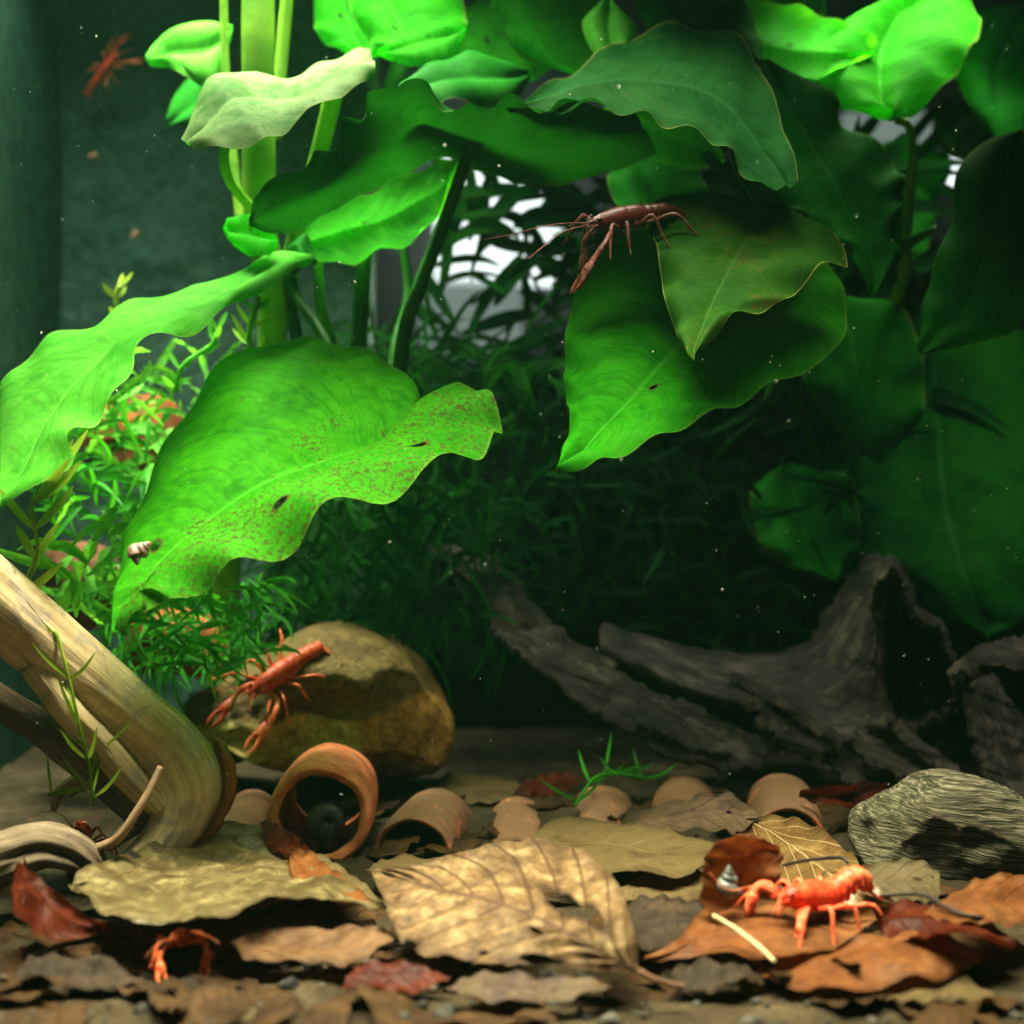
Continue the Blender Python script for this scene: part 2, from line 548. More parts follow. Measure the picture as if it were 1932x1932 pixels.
LEAF_OLIVE = green_leaf('leaf_olive_brown', (0.008, 0.040, 0.004), (0.022, 0.085, 0.007), (0.03, 0.24, 0.008), 0.2, algae=0.7, algae_col=(0.08, 0.04, 0.015), vein=0.2, edge=0.5)
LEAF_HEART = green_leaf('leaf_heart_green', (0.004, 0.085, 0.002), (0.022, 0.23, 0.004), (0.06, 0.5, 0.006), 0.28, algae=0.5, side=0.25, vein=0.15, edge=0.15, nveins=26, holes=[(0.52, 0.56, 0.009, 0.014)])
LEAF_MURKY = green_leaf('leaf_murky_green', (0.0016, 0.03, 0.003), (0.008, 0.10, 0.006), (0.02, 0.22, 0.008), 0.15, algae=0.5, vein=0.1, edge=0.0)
LEAF_THIN = green_leaf('leaf_thin_translucent', (0.008, 0.16, 0.004), (0.035, 0.36, 0.01), (0.14, 0.95, 0.01), 0.64, algae=0.3, vein=0.5, nveins=13, holes=[(0.42, 0.42, 0.012, 0.02)])
STEM = simple('stem_green', (0.05, 0.19, 0.008), (0.17, 0.38, 0.025), 0.5, 0.45, 0.15, 0, 4.0, 0.25, (0.25, 0.6, 0.02))
STEM_DARK = simple('stem_dark_green', (0.008, 0.055, 0.006), (0.022, 0.12, 0.012), 0.6, 0.5, 0.12, 0, 4.0, 0.15, (0.06, 0.3, 0.01))
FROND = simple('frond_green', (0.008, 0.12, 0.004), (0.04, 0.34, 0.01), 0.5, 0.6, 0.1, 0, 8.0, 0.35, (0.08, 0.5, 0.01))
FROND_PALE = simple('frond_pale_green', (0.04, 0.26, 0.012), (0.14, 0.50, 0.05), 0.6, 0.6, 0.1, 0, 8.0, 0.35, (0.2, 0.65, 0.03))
FROND_SHADED = simple('frond_shaded_green', (0.0012, 0.016, 0.002), (0.006, 0.058, 0.004), 0.4, 0.8, 0.04, 0, 8.0, 0.25, (0.015, 0.2, 0.006))  # greens darkened in place of canopy shade over the rear
FROND_DEEP_SHADE = simple('frond_deep_shade', (0.0008, 0.010, 0.002), (0.003, 0.032, 0.004), 0.4, 0.8, 0.03, 0, 8.0, 0.2, (0.006, 0.08, 0.006))  # still darker frond copy, deep shade put into the colour
GRASS = simple('sprig_yellow_green', (0.13, 0.27, 0.012), (0.30, 0.44, 0.04), 1.0, 0.5, 0.15, 0, 8.0, 0.3, (0.3, 0.5, 0.03))
WOOD_PALE = wood('wood_pale_weathered', (0.26, 0.18, 0.09), (0.56, 0.43, 0.23), (0.80, 0.67, 0.41), 3.0, 0.35, 0.7, 0.4, 0.06)
WOOD_DARK = wood('wood_dark_waterlogged', (0.005, 0.004, 0.0035), (0.030, 0.025, 0.019), (0.19, 0.155, 0.11), 7.0, 0.35, 0.85, 0.8, 0.2)
WOOD_GREY = wood('wood_grey_brown', (0.05, 0.035, 0.022), (0.19, 0.145, 0.09), (0.40, 0.33, 0.22), 4.0, 0.4, 0.75, 0.5, 0.1)
WOOD_TWIG = wood('wood_twig', (0.16, 0.10, 0.05), (0.30, 0.20, 0.11), (0.42, 0.31, 0.18), 3.0, 0.6, 0.7, 0.3, 0.03)
BARK_ORANGE = wood('wood_inner_bark', (0.18, 0.06, 0.018), (0.36, 0.14, 0.04), (0.50, 0.24, 0.08), 4.0, 0.6, 0.7, 0.4, 0.05)


def stump_material():
    m = M('wood_grey_fibrous')
    x, y, z = m.xyz(m.obj)
    w1 = m.noise(0.5, 3)
    zz = m.math('ADD', z, m.math('MULTIPLY', w1, 0.004))
    co = m.comb(m.math('MULTIPLY', x, 70.0), m.math('MULTIPLY', y, 200.0), m.math('MULTIPLY', m.math('ADD', zz, m.math('MULTIPLY', x, 0.12)), 2000.0))
    g = m.noise(0.8, 4, 0.7, co=co)
    col = m.ramp(g, [(0.36, (0.010, 0.012, 0.007)), (0.5, (0.075, 0.07, 0.04)), (0.66, (0.30, 0.27, 0.17))])
    alg = m.step(m.noise(0.35, 3), 0.5, 0.7)
    col = m.mix(m.math('MULTIPLY', alg, 0.35), col, (0.05, 0.07, 0.02))
    b = m.bump(m.math('ADD', g, m.math('MULTIPLY', m.noise(12.0, 3), 0.3)), 0.12, 1.0)
    return m.finish(m.pbr(col, 0.85, 0.15, b))


def stone_material():
    m = M('stone_ochre')
    x, y, z = m.xyz(m.obj)
    n1 = m.noise(0.28, 4, 0.6)
    n2 = m.noise(1.6, 5, 0.7)
    zc = m.math('MULTIPLY', z, 100.0)
    line = m.math('ADD', m.math('SUBTRACT', zc, m.math('MULTIPLY', x, 10.0)), m.math('MULTIPLY', m.math('SUBTRACT', n1, 0.5), 2.4))
    rind = m.step(line, 3.5, 3.8)
    pale = m.ramp(n2, [(0.3, (0.26, 0.19, 0.035)), (0.5, (0.58, 0.47, 0.12)), (0.7, (0.80, 0.72, 0.30))])
    ochre = m.ramp(n2, [(0.3, (0.18, 0.075, 0.014)), (0.55, (0.42, 0.23, 0.045)), (0.75, (0.58, 0.40, 0.12))])
    xr = m.step(m.math('ADD', m.math('MULTIPLY', x, 100.0), m.math('MULTIPLY', m.math('SUBTRACT', n1, 0.5), 5.0)), 1.6, 2.4)
    low = m.mix(xr, pale, ochre)
    up = m.ramp(m.math('ADD', m.math('MULTIPLY', n2, 0.7), m.math('MULTIPLY', n1, 0.4)), [(0.35, (0.055, 0.036, 0.010)), (0.6, (0.15, 0.105, 0.028)), (0.85, (0.25, 0.19, 0.055))])
    col = m.mix(rind, low, up)
    bot = m.step(zc, 0.3, 1.0)
    col = m.mix(bot, (0.16, 0.055, 0.018), col)
    crack = m.math('SUBTRACT', 1.0, m.step(m.voro(1.7, 'DISTANCE_TO_EDGE', ), 0.0, 0.05))
    col = m.mix(m.math('MULTIPLY', crack, m.math('MULTIPLY', m.math('SUBTRACT', 1.0, rind), 0.15)), col, (0.06, 0.04, 0.012))
    h = m.math('ADD', m.math('MULTIPLY', n2, 1.0), m.math('ADD', m.math('MULTIPLY', m.noise(7.0, 4, 0.7), 0.5), m.math('MULTIPLY', crack, -0.5)))
    return m.finish(m.pbr(col, 0.75, 0.2, m.bump(h, 0.16, 0.9)))


def terracotta(name, silt):
    m = M(name)
    n1 = m.noise(0.8, 5, 0.7)
    n2 = m.noise(4.0, 4, 0.7)
    col = m.ramp(n1, [(0.3, (0.36, 0.085, 0.03)), (0.5, (0.66, 0.20, 0.075)), (0.72, (0.80, 0.34, 0.16))])
    col = m.mix(m.math('MULTIPLY', m.step(n2, 0.58, 0.70), 0.6), col, (0.07, 0.035, 0.02))
    geo = m.t.nodes.new('ShaderNodeNewGeometry')
    nz = m.xyz(geo.outputs['Normal'])[2]
    sm = m.math('MULTIPLY', m.step(m.math('ADD', m.noise(1.3, 5, 0.7), m.math('MULTIPLY', nz, 0.12)), 0.62 - silt * 0.3, 0.72 - silt * 0.2), silt)
    col = m.mix(sm, col, m.mix(m.noise(7.0, 3), (0.085, 0.065, 0.035), (0.16, 0.125, 0.07)))
    return m.finish(m.pbr(col, 0.85, 0.12, m.bump(m.math('ADD', n1, m.math('MULTIPLY', n2, 0.5)), 0.06, 0.8)))


def crayfish_shell(name, c0, c1, c2):
    """uv.x runs along the body, uv.y is the distance from its axis"""
    m = M(name)
    n1 = m.noise(2.2, 4, 0.65)
    n2 = m.noise(9.0, 3, 0.6)
    col = m.ramp(n1, [(0.32, c0), (0.52, c1), (0.72, c2)])
    col = m.mix(m.math('MULTIPLY', m.step(n2, 0.55, 0.7), 0.45), col, c0)
    u, r, _ = m.xyz(m.uv)
    limb = m.step(r, 0.10, 0.17)
    seg = m.math('FRACT', m.math('DIVIDE', m.math('SUBTRACT', 0.03, u), 0.066))
    joint = m.math('MULTIPLY', m.step(m.math('ABSOLUTE', m.math('SUBTRACT', seg, 0.5)), 0.36, 0.48), m.math('MULTIPLY', m.math('LESS_THAN', u, 0.03), m.math('SUBTRACT', 1.0, limb)))
    col = m.mix(m.math('MULTIPLY', joint, 0.7), col, tuple(c * 0.35 for c in c0))
    col = m.mix(m.math('MULTIPLY', limb, m.step(m.noise(5.0, 2), 0.35, 0.6)), col, tuple(min(0.95, c * 1.1 + 0.03) for c in c2))
    dots = m.math('SUBTRACT', 1.0, m.step(m.voro(5.0), 0.10, 0.28))
    col = m.mix(m.math('MULTIPLY', dots, 0.5), col, c2)
    s = m.pbr(col, 0.4, 0.25, m.bump(n2, 0.02, 0.5), Subsurface_Weight=0.35, Subsurface_Scale=0.0012, Subsurface_Radius=(1.0, 0.35, 0.15))
    return m.finish(s)


TERRA = terracotta('terracotta_clean', 0.15)
TERRA_SILT = terracotta('terracotta_silted', 0.85)
SHELL_RED = crayfish_shell('shell_orange_red', (0.50, 0.025, 0.008), (0.80, 0.075, 0.022), (0.92, 0.20, 0.07))
SHELL_DULL = crayfish_shell('shell_dull_orange', (0.28, 0.018, 0.005), (0.52, 0.06, 0.012), (0.66, 0.16, 0.04))
SHELL_SHADED = crayfish_shell('shell_shaded_red', (0.035, 0.005, 0.003), (0.075, 0.011, 0.006), (0.095, 0.022, 0.009))  # red shell darkened, the shade is in its colour
EYE = simple('eye_black', (0.01, 0.008, 0.008), (0.02, 0.015, 0.012), 1.0, 0.15, 0.6)
SNAIL_TAN = simple('shell_tan_grey', (0.07, 0.055, 0.05), (0.42, 0.25, 0.15), 1.6, 0.35, 0.5, 0.02)
SNAIL_GREY = simple('shell_grey_green', (0.035, 0.05, 0.042), (0.20, 0.22, 0.18), 1.8, 0.35, 0.5, 0.02)
SNAIL_BLUE = simple('shell_blue_grey', (0.07, 0.10, 0.13), (0.42, 0.45, 0.36), 1.6, 0.3, 0.5, 0.02)
SNAIL_BLACK = simple('shell_black', (0.016, 0.018, 0.013), (0.085, 0.09, 0.07), 1.2, 0.45, 0.25, 0.02)
SNAIL_PINK = simple('shell_pinkish', (0.35, 0.16, 0.09), (0.55, 0.30, 0.20), 2.0, 0.5)
SPECK = simple('speck_pale', (0.5, 0.5, 0.4), (0.8, 0.8, 0.7), 1.0, 0.8)


def substrate_material():
    m = M('silt_over_gravel')
    n1 = m.noise(0.5, 5, 0.65)
    n2 = m.noise(6.0, 4, 0.75)
    v = m.voro(3.2)
    col = m.ramp(m.math('ADD', m.math('MULTIPLY', n1, 0.6), m.math('MULTIPLY', n2, 0.45)), [(0.35, (0.012, 0.009, 0.005)), (0.55, (0.045, 0.034, 0.017)), (0.75, (0.11, 0.085, 0.043))])  # floor colours darkened to stand for the leaf shadow on them
    h = m.math('ADD', m.math('MULTIPLY', n2, 0.8), m.math('MULTIPLY', v, -0.5))
    return m.finish(m.pbr(col, 0.95, 0.1, m.bump(h, 0.12, 0.9)))


def panel_material():
    m = M('panel_foam_dark_green')
    n = m.noise(2.6, 4, 0.7)
    n2 = m.noise(0.25, 3)
    col = m.mix(m.step(m.math('ADD', m.math('MULTIPLY', n, 0.7), m.math('MULTIPLY', n2, 0.3)), 0.3, 0.7), (0.010, 0.034, 0.022), (0.036, 0.092, 0.060))
    return m.finish(m.pbr(col, 0.8, 0.25, m.bump(m.math('ADD', n, m.math('MULTIPLY', m.voro(2.2), 0.6)), 0.07, 0.8)))


# ---------------------------------------------------------------- the setting
def ground_z(X, Y):
    return 0.28 * fbm(np.stack([X * 0.22, Y * 0.22, X * 0], -1), 3) + 0.07 * fbm(np.stack([X * 1.4, Y * 1.4, X * 0 + 4], -1), 3) - 0.15 + 0.75 * np.exp(-((Y - 60.5) / 3.2) ** 2) / (1 + np.exp(-(X + 3.0) * 1.5)) / (1 + np.exp((X - 13.5) * 1.5))


gx, gy = np.meshgrid(np.linspace(-38, 42, 200), np.linspace(30, 88, 180))
gz = ground_z(gx, gy)
build('substrate', np.stack([gx, gy, gz], -1).reshape(-1, 3), grid_faces(180, 200), substrate_material(), kind='structure')


def slab(name, x0, x1, y0, y1, z0, z1, mat, **k):
    v = [(x, y, z) for x in (x0, x1) for y in (y0, y1) for z in (z0, z1)]
    f = [(0, 1, 3, 2), (4, 6, 7, 5), (0, 4, 5, 1), (2, 3, 7, 6), (0, 2, 6, 4), (1, 5, 7, 3)]
    return build(name, v, f, mat, smooth=False, **k)


CAVE_SHADE = simple('cave_shade_black', (0.004, 0.010, 0.007), (0.012, 0.024, 0.016), 0.3, 0.9, 0.05)  # near-black colour stands for the shade behind the driftwood
PANEL = panel_material()
# textured panel at the rear, its left return wall, and an added dark sheet for the cave shade
px, pz = np.meshgrid(np.linspace(-27.2, -8.6, 150), np.linspace(-1, 50, 220))
py = 84 + 0.10 * fbm(np.stack([px * 1.1, pz * 1.1, px * 0], -1), 4, 0.6) + 0.5 * fbm(np.stack([px * 0.15, pz * 0.15, px * 0 + 9], -1), 2)
build('back_wall_panel', np.stack([px, py, pz], -1).reshape(-1, 3), grid_faces(220, 150), PANEL, kind='structure')
slab('wall_left', -31.0, -27.0, 36, 86, -1, 50, simple('side_glass_algae', (0.006, 0.026, 0.013), (0.016, 0.052, 0.026), 0.9, 0.8, 0.1, 0.05, 2.5), kind='structure')
slab('cave_shade_sheet', -10, 46, 86.5, 87.5, -1, 15.5, CAVE_SHADE, kind='structure')

ROOM = simple('room_wall_grey', (0.10, 0.11, 0.11), (0.16, 0.16, 0.16), 0.02, 0.9, 0.1)
slab('room_wall', -60, 120, 158, 160, -40, 110, ROOM, kind='structure')


def emit(name, col, st):
    m = M(name)
    return m.finish(m.node('ShaderNodeEmission', Color=col, Strength=st))


WIN = emit('window_daylight', (0.93, 0.98, 1.0), 1.6)
WIN_DIM = emit('window_dim', (0.72, 0.85, 0.80), 0.28)  # weaker and greener than the bright panes


def room_window(name, x0, x1, y0, y1, d, mat, label):
    a, b = P(x0, y1, d), P(x1, y0, d)
    slab(name, a[0], b[0], d - 0.5, d + 0.5, a[2], b[2], mat, label=label, cat='window')


room_window('window', 820, 1060, 240, 540, 150, WIN, 'bright daylit window seen through gaps between the stems')
room_window('window', 1590, 1830, 215, 268, 150, WIN_DIM, 'dim window high behind the round dark disc')
room_window('window', 1738, 1806, 300, 352, 148, WIN, 'small bright window pane beside the thin upright stem')
room_window('window', 1490, 1600, 366, 402, 150, WIN, 'small bright window glimpsed between two dark leaves')
room_window('window', 1500, 1700, 1060, 1110, 150, WIN_DIM, 'low pale window just above the dark driftwood peak')
room_window('window', 790, 985, 530, 680, 150, WIN_DIM, 'dim window low between the dark fronds')

m = M('glass_clear')
gl = m.mixs(m.math('MULTIPLY', m.node('ShaderNodeFresnel', IOR=1.12), 1.0), m.node('ShaderNodeBsdfTransparent', Color=(0.93, 0.98, 0.95)), m.node('ShaderNodeBsdfGlossy', Roughness=0.02))
GLASS = m.finish(gl)
slab('back_glass', -8.4, 46, 85.6, 86.2, -1, 50, GLASS, kind='structure')

# ---------------------------------------------------------------- living leaves


def leaf(root, rows, mat, label=None, **k):
    v, f, u = sheet(rows, **k)
    return build('leaf', v, f, mat, root, uv=u, label=label)


def stalk(root, pts, r, mat, name='petiole', **k):
    v, f, u = tube([P(*q) for q in pts], r, nt=k.pop('nt', 28), ns=k.pop('ns', 10), **k)
    return build(name, v, f, mat, root, uv=u)


left_plant = thing('broad_leaf_plant', (-9.2, 67, 0), 'tall water plant with bright green wavy leaves and pale trunk-like stem', 'plant')
# A: large lit leaf with speckles
leaf(left_plant, [[(768, 814, 55)],
                  [(793, 748, 57), (742, 824, 54.5), (850, 738, 56)],
                  [(745, 690, 58.3), (716, 834, 54), (905, 728, 55.5)],
                  [(690, 658, 59), (690, 846, 53.5), (942, 778, 54.3)],
                  [(620, 642, 59.6), (655, 858, 53), (938, 826, 53)],
                  [(540, 640, 60), (615, 872, 52.5), (885, 852, 51.2)],
                  [(415, 688, 59), (540, 898, 51.5), (765, 912, 49)],
                  [(335, 800, 57), (450, 945, 50.5), (625, 968, 48)],
                  [(275, 915, 54.5), (370, 1000, 49.5), (510, 1052, 47.2)],
                  [(236, 1015, 52), (300, 1065, 48.5), (400, 1090, 46.8)],
                  [(228, 1105, 49.5), (262, 1120, 47.6), (325, 1142, 46.5)],
                  [(232, 1150, 48), (244, 1158, 47), (270, 1140, 46.6)],
                  [(242, 1200, 46.5)]], LEAF_LIT, 'large bright green speckled leaf with small eaten holes',
     nt=130, nv=28, cup=0.5, wave=0.15, wright=3.0, freq=8, phase=0.6, rough=0.10, rscale=0.25, seed=1)
# B: pale leaf reaching off to the side
leaf(left_plant, [[(594, 492, 62)],
                  [(535, 474, 62.5), (540, 496, 61), (545, 520, 60)],
                  [(450, 512, 62), (470, 526, 59.5), (455, 562, 58)],
                  [(365, 546, 61), (385, 566, 57.5), (388, 612, 55)],
                  [(290, 552, 61), (310, 592, 56), (318, 634, 53)],
                  [(230, 578, 60.5), (240, 630, 54.5), (252, 656, 51.5)],
                  [(165, 610, 59.5), (180, 690, 53), (236, 722, 50)],
                  [(90, 645, 58.5), (115, 760, 51.5), (186, 786, 49)],
                  [(30, 690, 57), (70, 830, 50), (138, 822, 48)],
                  [(-10, 780, 55), (40, 890, 48.5), (118, 880, 47.2)],
                  [(0, 960, 47)]], LEAF_PALE, 'pale sunlit leaf drooping towards the side wall',
     nt=100, nv=22, cup=0.25, wave=0.24, freq=6, phase=2.0, rough=0.12, rscale=0.3, seed=2)
# C: curled silty leaf at the top, strong lamplight put into its pale colour
leaf(left_plant, [[(352, 266, 57), (357, 276, 55.5), (366, 286, 54)],
                  [(372, 205, 58), (390, 240, 55.5), (425, 279, 53)],
                  [(398, 138, 59.5), (430, 190, 56), (482, 272, 53)],
                  [(468, 141, 60.5), (482, 186, 57), (512, 260, 53.5)],
                  [(545, 146, 61), (552, 184, 57.5), (560, 228, 54.5)],
                  [(612, 122, 61.5), (615, 156, 58.5), (630, 178, 55.5)],
                  [(662, 97, 62), (668, 126, 59), (682, 160, 57)],
                  [(694, 93, 62), (702, 116, 60), (702, 148, 58.5)]], LEAF_SILTY_LIT, 'curled leaf near the top with silt and bright lamplight in its colour',
     nt=80, nv=18, cup=-0.3, wave=0.16, freq=4, rough=0.10, seed=3)
# D: long wavy leaf seen from below
leaf(left_plant, [[(470, 428, 59)],
                  [(482, 372, 57), (490, 410, 58.5), (512, 442, 60)],
                  [(548, 322, 56.5), (550, 380, 59), (565, 432, 61.5)],
                  [(602, 298, 56), (610, 355, 59), (622, 402, 62)],
                  [(655, 240, 55.5), (670, 310, 59), (690, 366, 62.5)],
                  [(698, 196, 55), (725, 272, 59), (760, 332, 63)],
                  [(755, 152, 55), (785, 235, 59.5), (832, 300, 63.5)],
                  [(822, 186, 55), (860, 245, 59.5), (900, 320, 64)],
                  [(885, 206, 55), (915, 260, 59.5), (955, 340, 64.5)],
                  [(945, 188, 55.5), (975, 265, 59.5), (1020, 350, 64.5)],
                  [(1025, 204, 56), (1050, 270, 59.5), (1090, 345, 64.5)],
                  [(1100, 192, 57), (1130, 250, 60), (1170, 320, 63.5)],
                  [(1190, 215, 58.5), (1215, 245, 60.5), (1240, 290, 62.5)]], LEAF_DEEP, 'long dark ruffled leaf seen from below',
     nt=150, nv=20, cup=0.3, wave=0.34, freq=9, phase=1.0, rough=0.10, seed=4, wright=0.15)
# E: glowing blade under D
leaf(left_plant, [[(535, 468, 66)],
                  [(560, 428, 66), (580, 455, 65), (590, 484, 64)],
                  [(640, 382, 66.5), (650, 432, 65), (645, 500, 64)],
                  [(720, 348, 67), (722, 412, 65.5), (712, 478, 64)],
                  [(795, 318, 67), (790, 376, 66), (782, 452, 64.5)],
                  [(845, 298, 67), (838, 344, 66), (828, 396, 65)],
                  [(874, 282, 67)]], LEAF_THIN, 'glowing translucent leaf lit from above with brown spots',
     nt=70, nv=18, cup=0.4, wave=0.2, freq=5, rough=0.1, corr=0.05, ncorr=12, seed=5)
# M: little round leaf, and others near the trunk
leaf(left_plant, [[(524, 462, 61)], [(505, 420, 61.5), (495, 450, 61), (505, 484, 60)], [(470, 405, 62), (462, 442, 61), (470, 482, 60)], [(432, 412, 62), (435, 438, 61.5), (440, 462, 61)], [(421, 436, 61.5)]],
     LEAF_THIN, 'small rounded bright green leaf beside the trunk', nt=40, nv=10, cup=0.3, wave=0.1, freq=3, seed=6)
leaf(left_plant, [[(440, 60, 68)], [(400, 40, 68), (390, 95, 67), (410, 160, 66)], [(340, 50, 69), (330, 100, 68), (385, 166, 66.5)], [(300, 90, 69), (300, 115, 68), (330, 132, 67)], [(284, 126, 68)]],
     LEAF_PALE, 'pale leaf folded over at the top', nt=40, nv=12, cup=0.5, seed=7)
leaf(left_plant, [[(420, 150, 72)], [(370, 140, 72), (380, 190, 71), (400, 240, 71)], [(330, 180, 72), (345, 215, 71), (360, 240, 71)], [(320, 236, 71.5)]],
     LEAF_DEEP, nt=30, nv=10, cup=0.3, seed=8)
leaf(left_plant, [[(540, 470, 63)], [(575, 440, 63), (560, 460, 62.5), (575, 490, 62)], [(590, 470, 63), (580, 482, 62.5), (585, 500, 62.3)], [(600, 505, 62.5)]], LEAF_DEEP, nt=24, nv=8, seed=9)
# trunk and stalks
stalk(left_plant, [(488, -60, 64.5), (487, 100, 64), (488, 260, 64), (490, 420, 64.5), (515, 560, 65.5), (500, 760, 67), (430, 1050, 69), (420, 1300, 70), (430, 1440, 70)], [0.75, 0.74, 0.72, 0.7, 0.7, 0.7, 0.8, 0.8], STEM, 'stem', nt=60, ns=20, amp=0.06)
stalk(left_plant, [(422, -30, 66), (425, 120, 66), (440, 300, 65.5), (455, 420, 65)], [0.18, 0.2, 0.22, 0.25], STEM)
stalk(left_plant, [(545, -40, 66), (532, 100, 66), (520, 260, 65.5)], [0.3, 0.3, 0.3], STEM)
stalk(left_plant, [(432, 250, 55.5), (422, 290, 57), (430, 335, 59), (452, 368, 61), (490, 410, 63), (505, 440, 64)], [0.24, 0.22, 0.21, 0.21, 0.22, 0.25], STEM)
stalk(left_plant, [(640, 120, 62), (622, 210, 63), (596, 310, 64), (560, 430, 65), (545, 540, 66)], [0.42, 0.42, 0.4, 0.4, 0.4], STEM)
stalk(left_plant, [(905, 250, 61), (880, 300, 62), (845, 400, 63), (800, 520, 64), (765, 620, 65), (750, 740, 66)], [0.26, 0.28, 0.3, 0.33, 0.35, 0.36], STEM_DARK)
stalk(left_plant, [(540, 500, 63), (560, 560, 63), (600, 620, 62), (660, 720, 60), (760, 812, 55.5)], [0.25, 0.25, 0.24, 0.22, 0.2], STEM_DARK)
stalk(left_plant, [(688, 460, 66), (682, 560, 66), (672, 680, 66.5), (640, 800, 67)], [0.36, 0.38, 0.4, 0.4], STEM_DARK)
stalk(left_plant, [(600, 480, 65), (605, 580, 65), (625, 640, 65), (640, 760, 66)], [0.2, 0.26, 0.22, 0.2], STEM)
stalk(left_plant, [(592, 492, 62), (560, 500, 63), (545, 540, 65), (560, 640, 66)], [0.2, 0.25, 0.28, 0.3], STEM_DARK)
stalk(left_plant, [(760, 460, 70), (770, 560, 70), (745, 660, 69), (735, 800, 68)], [0.22, 0.24, 0.25, 0.25], STEM_DARK)
stalk(left_plant, [(790, 40, 74), (740, 170, 73), (690, 300, 72), (640, 430, 70)], [0.5, 0.55, 0.55, 0.5], STEM_DARK)

middle_plant = thing('broad_leaf_plant', (10.5, 68, 0), 'water plant with dark green heart shaped leaves spread over the dark driftwood', 'plant')
leaf(middle_plant, [[(955, 206, 57)],
                    [(1030, 165, 60), (1035, 185, 58), (1040, 206, 56)],
                    [(1095, 125, 62), (1100, 160, 58.5), (1112, 190, 55.5)],
                    [(1185, 70, 64), (1190, 150, 59), (1190, 213, 55)],
                    [(1300, 50, 65), (1280, 160, 59), (1262, 240, 54.5)],
                    [(1405, 85, 64), (1370, 190, 58.5), (1345, 264, 54)],
                    [(1450, 165, 61), (1415, 240, 57.5), (1386, 302, 53.5)],
                    [(1482, 235, 58.5), (1450, 295, 56), (1422, 344, 53.5)],
                    [(1506, 340, 55), (1485, 345, 54.5), (1455, 352, 53.8)]], LEAF_GREY, 'greyish leaf overhead with a pale wavy rim',
     nt=100, nv=24, cup=0.25, wave=0.22, freq=6, phase=0.4, rough=0.14, rscale=0.35, seed=11)
leaf(middle_plant, [[(1420, 500, 61)],
                    [(1330, 440, 61), (1390, 530, 60), (1540, 478, 61)],
                    [(1215, 430, 60), (1340, 582, 58), (1594, 560, 59)],
                    [(1120, 478, 59), (1290, 640, 56.5), (1588, 645, 57)],
                    [(1080, 570, 57.5), (1240, 700, 55), (1500, 702, 54.5)],
                    [(1066, 660, 56), (1190, 755, 53.5), (1400, 754, 53)],
                    [(1066, 740, 54.5), (1140, 805, 52.3), (1270, 812, 51.5)],
                    [(1076, 800, 52.5), (1105, 845, 51.3), (1165, 860, 50.3)],
                    [(1060, 850, 51), (1075, 872, 50.3), (1110, 876, 49.7)],
                    [(1052, 899, 49.6)]], LEAF_HEART, 'heart shaped green leaf with a dark pinhole, pointing down',
     nt=110, nv=26, cup=0.35, wave=0.18, freq=8, phase=1.2, rough=0.12, rscale=0.3, seed=12)
leaf(middle_plant, [[(1480, 395, 57.5)],
                    [(1330, 368, 57.5), (1450, 415, 56), (1560, 438, 57)],
                    [(1222, 393, 56), (1405, 460, 54.3), (1604, 490, 55.5)],
                    [(1240, 470, 54.3), (1370, 520, 52.8), (1540, 512, 53.3)],
                    [(1250, 545, 53), (1345, 570, 51.8), (1480, 573, 52.2)],
                    [(1270, 612, 51.6), (1325, 622, 50.8), (1400, 590, 51.2)],
                    [(1290, 656, 50.6), (1312, 655, 50.2), (1345, 637, 50.4)],
                    [(1310, 682, 49.8)]], LEAF_OLIVE, 'olive brown pointed leaf lying over the heart shaped one',
     nt=90, nv=20, cup=0.3, wave=0.2, freq=5, phase=0.2, rough=0.1, seed=13)
leaf(middle_plant, [[(1440, 120, 65)],
                    [(1370, 200, 63), (1490, 200, 63.5), (1562, 165, 64)],
                    [(1380, 300, 62.5), (1540, 290, 62.5), (1602, 238, 64)],
                    [(1420, 380, 62), (1580, 360, 61.5), (1692, 306, 63.5)],
                    [(1480, 430, 61.5), (1612, 420, 61), (1706, 362, 62.5)],
                    [(1560, 460, 61), (1638, 468, 60.5), (1688, 424, 61.5)],
                    [(1605, 500, 60.5), (1648, 510, 60), (1698, 492, 60.5)],
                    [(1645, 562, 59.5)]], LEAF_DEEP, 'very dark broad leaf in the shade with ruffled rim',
     nt=80, nv=18, cup=0.4, wave=0.25, freq=6, rough=0.15, seed=14)
leaf(middle_plant, [[(1120, 215, 68)], [(1180, 190, 68), (1190, 225, 67), (1180, 262, 66)], [(1260, 200, 68), (1270, 260, 66.5), (1270, 315, 65)], [(1330, 235, 67), (1330, 280, 66), (1330, 315, 65)], [(1370, 300, 66)]],
     LEAF_THIN, 'bright translucent leaf underneath the greyish one', nt=50, nv=14, cup=0.4, seed=15)
leaf(middle_plant, [[(1050, 190, 66)], [(1010, 220, 66), (1060, 235, 65), (1090, 200, 66)], [(1050, 262, 65), (1090, 262, 64.5), (1112, 230, 65)], [(1130, 285, 64)]], LEAF_DEEP, nt=30, nv=10, cup=0.3, seed=16)
leaf(middle_plant, [[(1020, 20, 76)], [(900, 0, 76), (960, 60, 74), (1090, 30, 75)], [(850, 60, 75), (930, 110, 73), (1060, 110, 74)], [(880, 140, 73), (950, 150, 72), (1010, 150, 73)], [(960, 175, 71)]],
     LEAF_THIN, 'bright green leaf at the upper rim behind the ruffled one', nt=50, nv=14, cup=0.5, wave=0.15, seed=17)
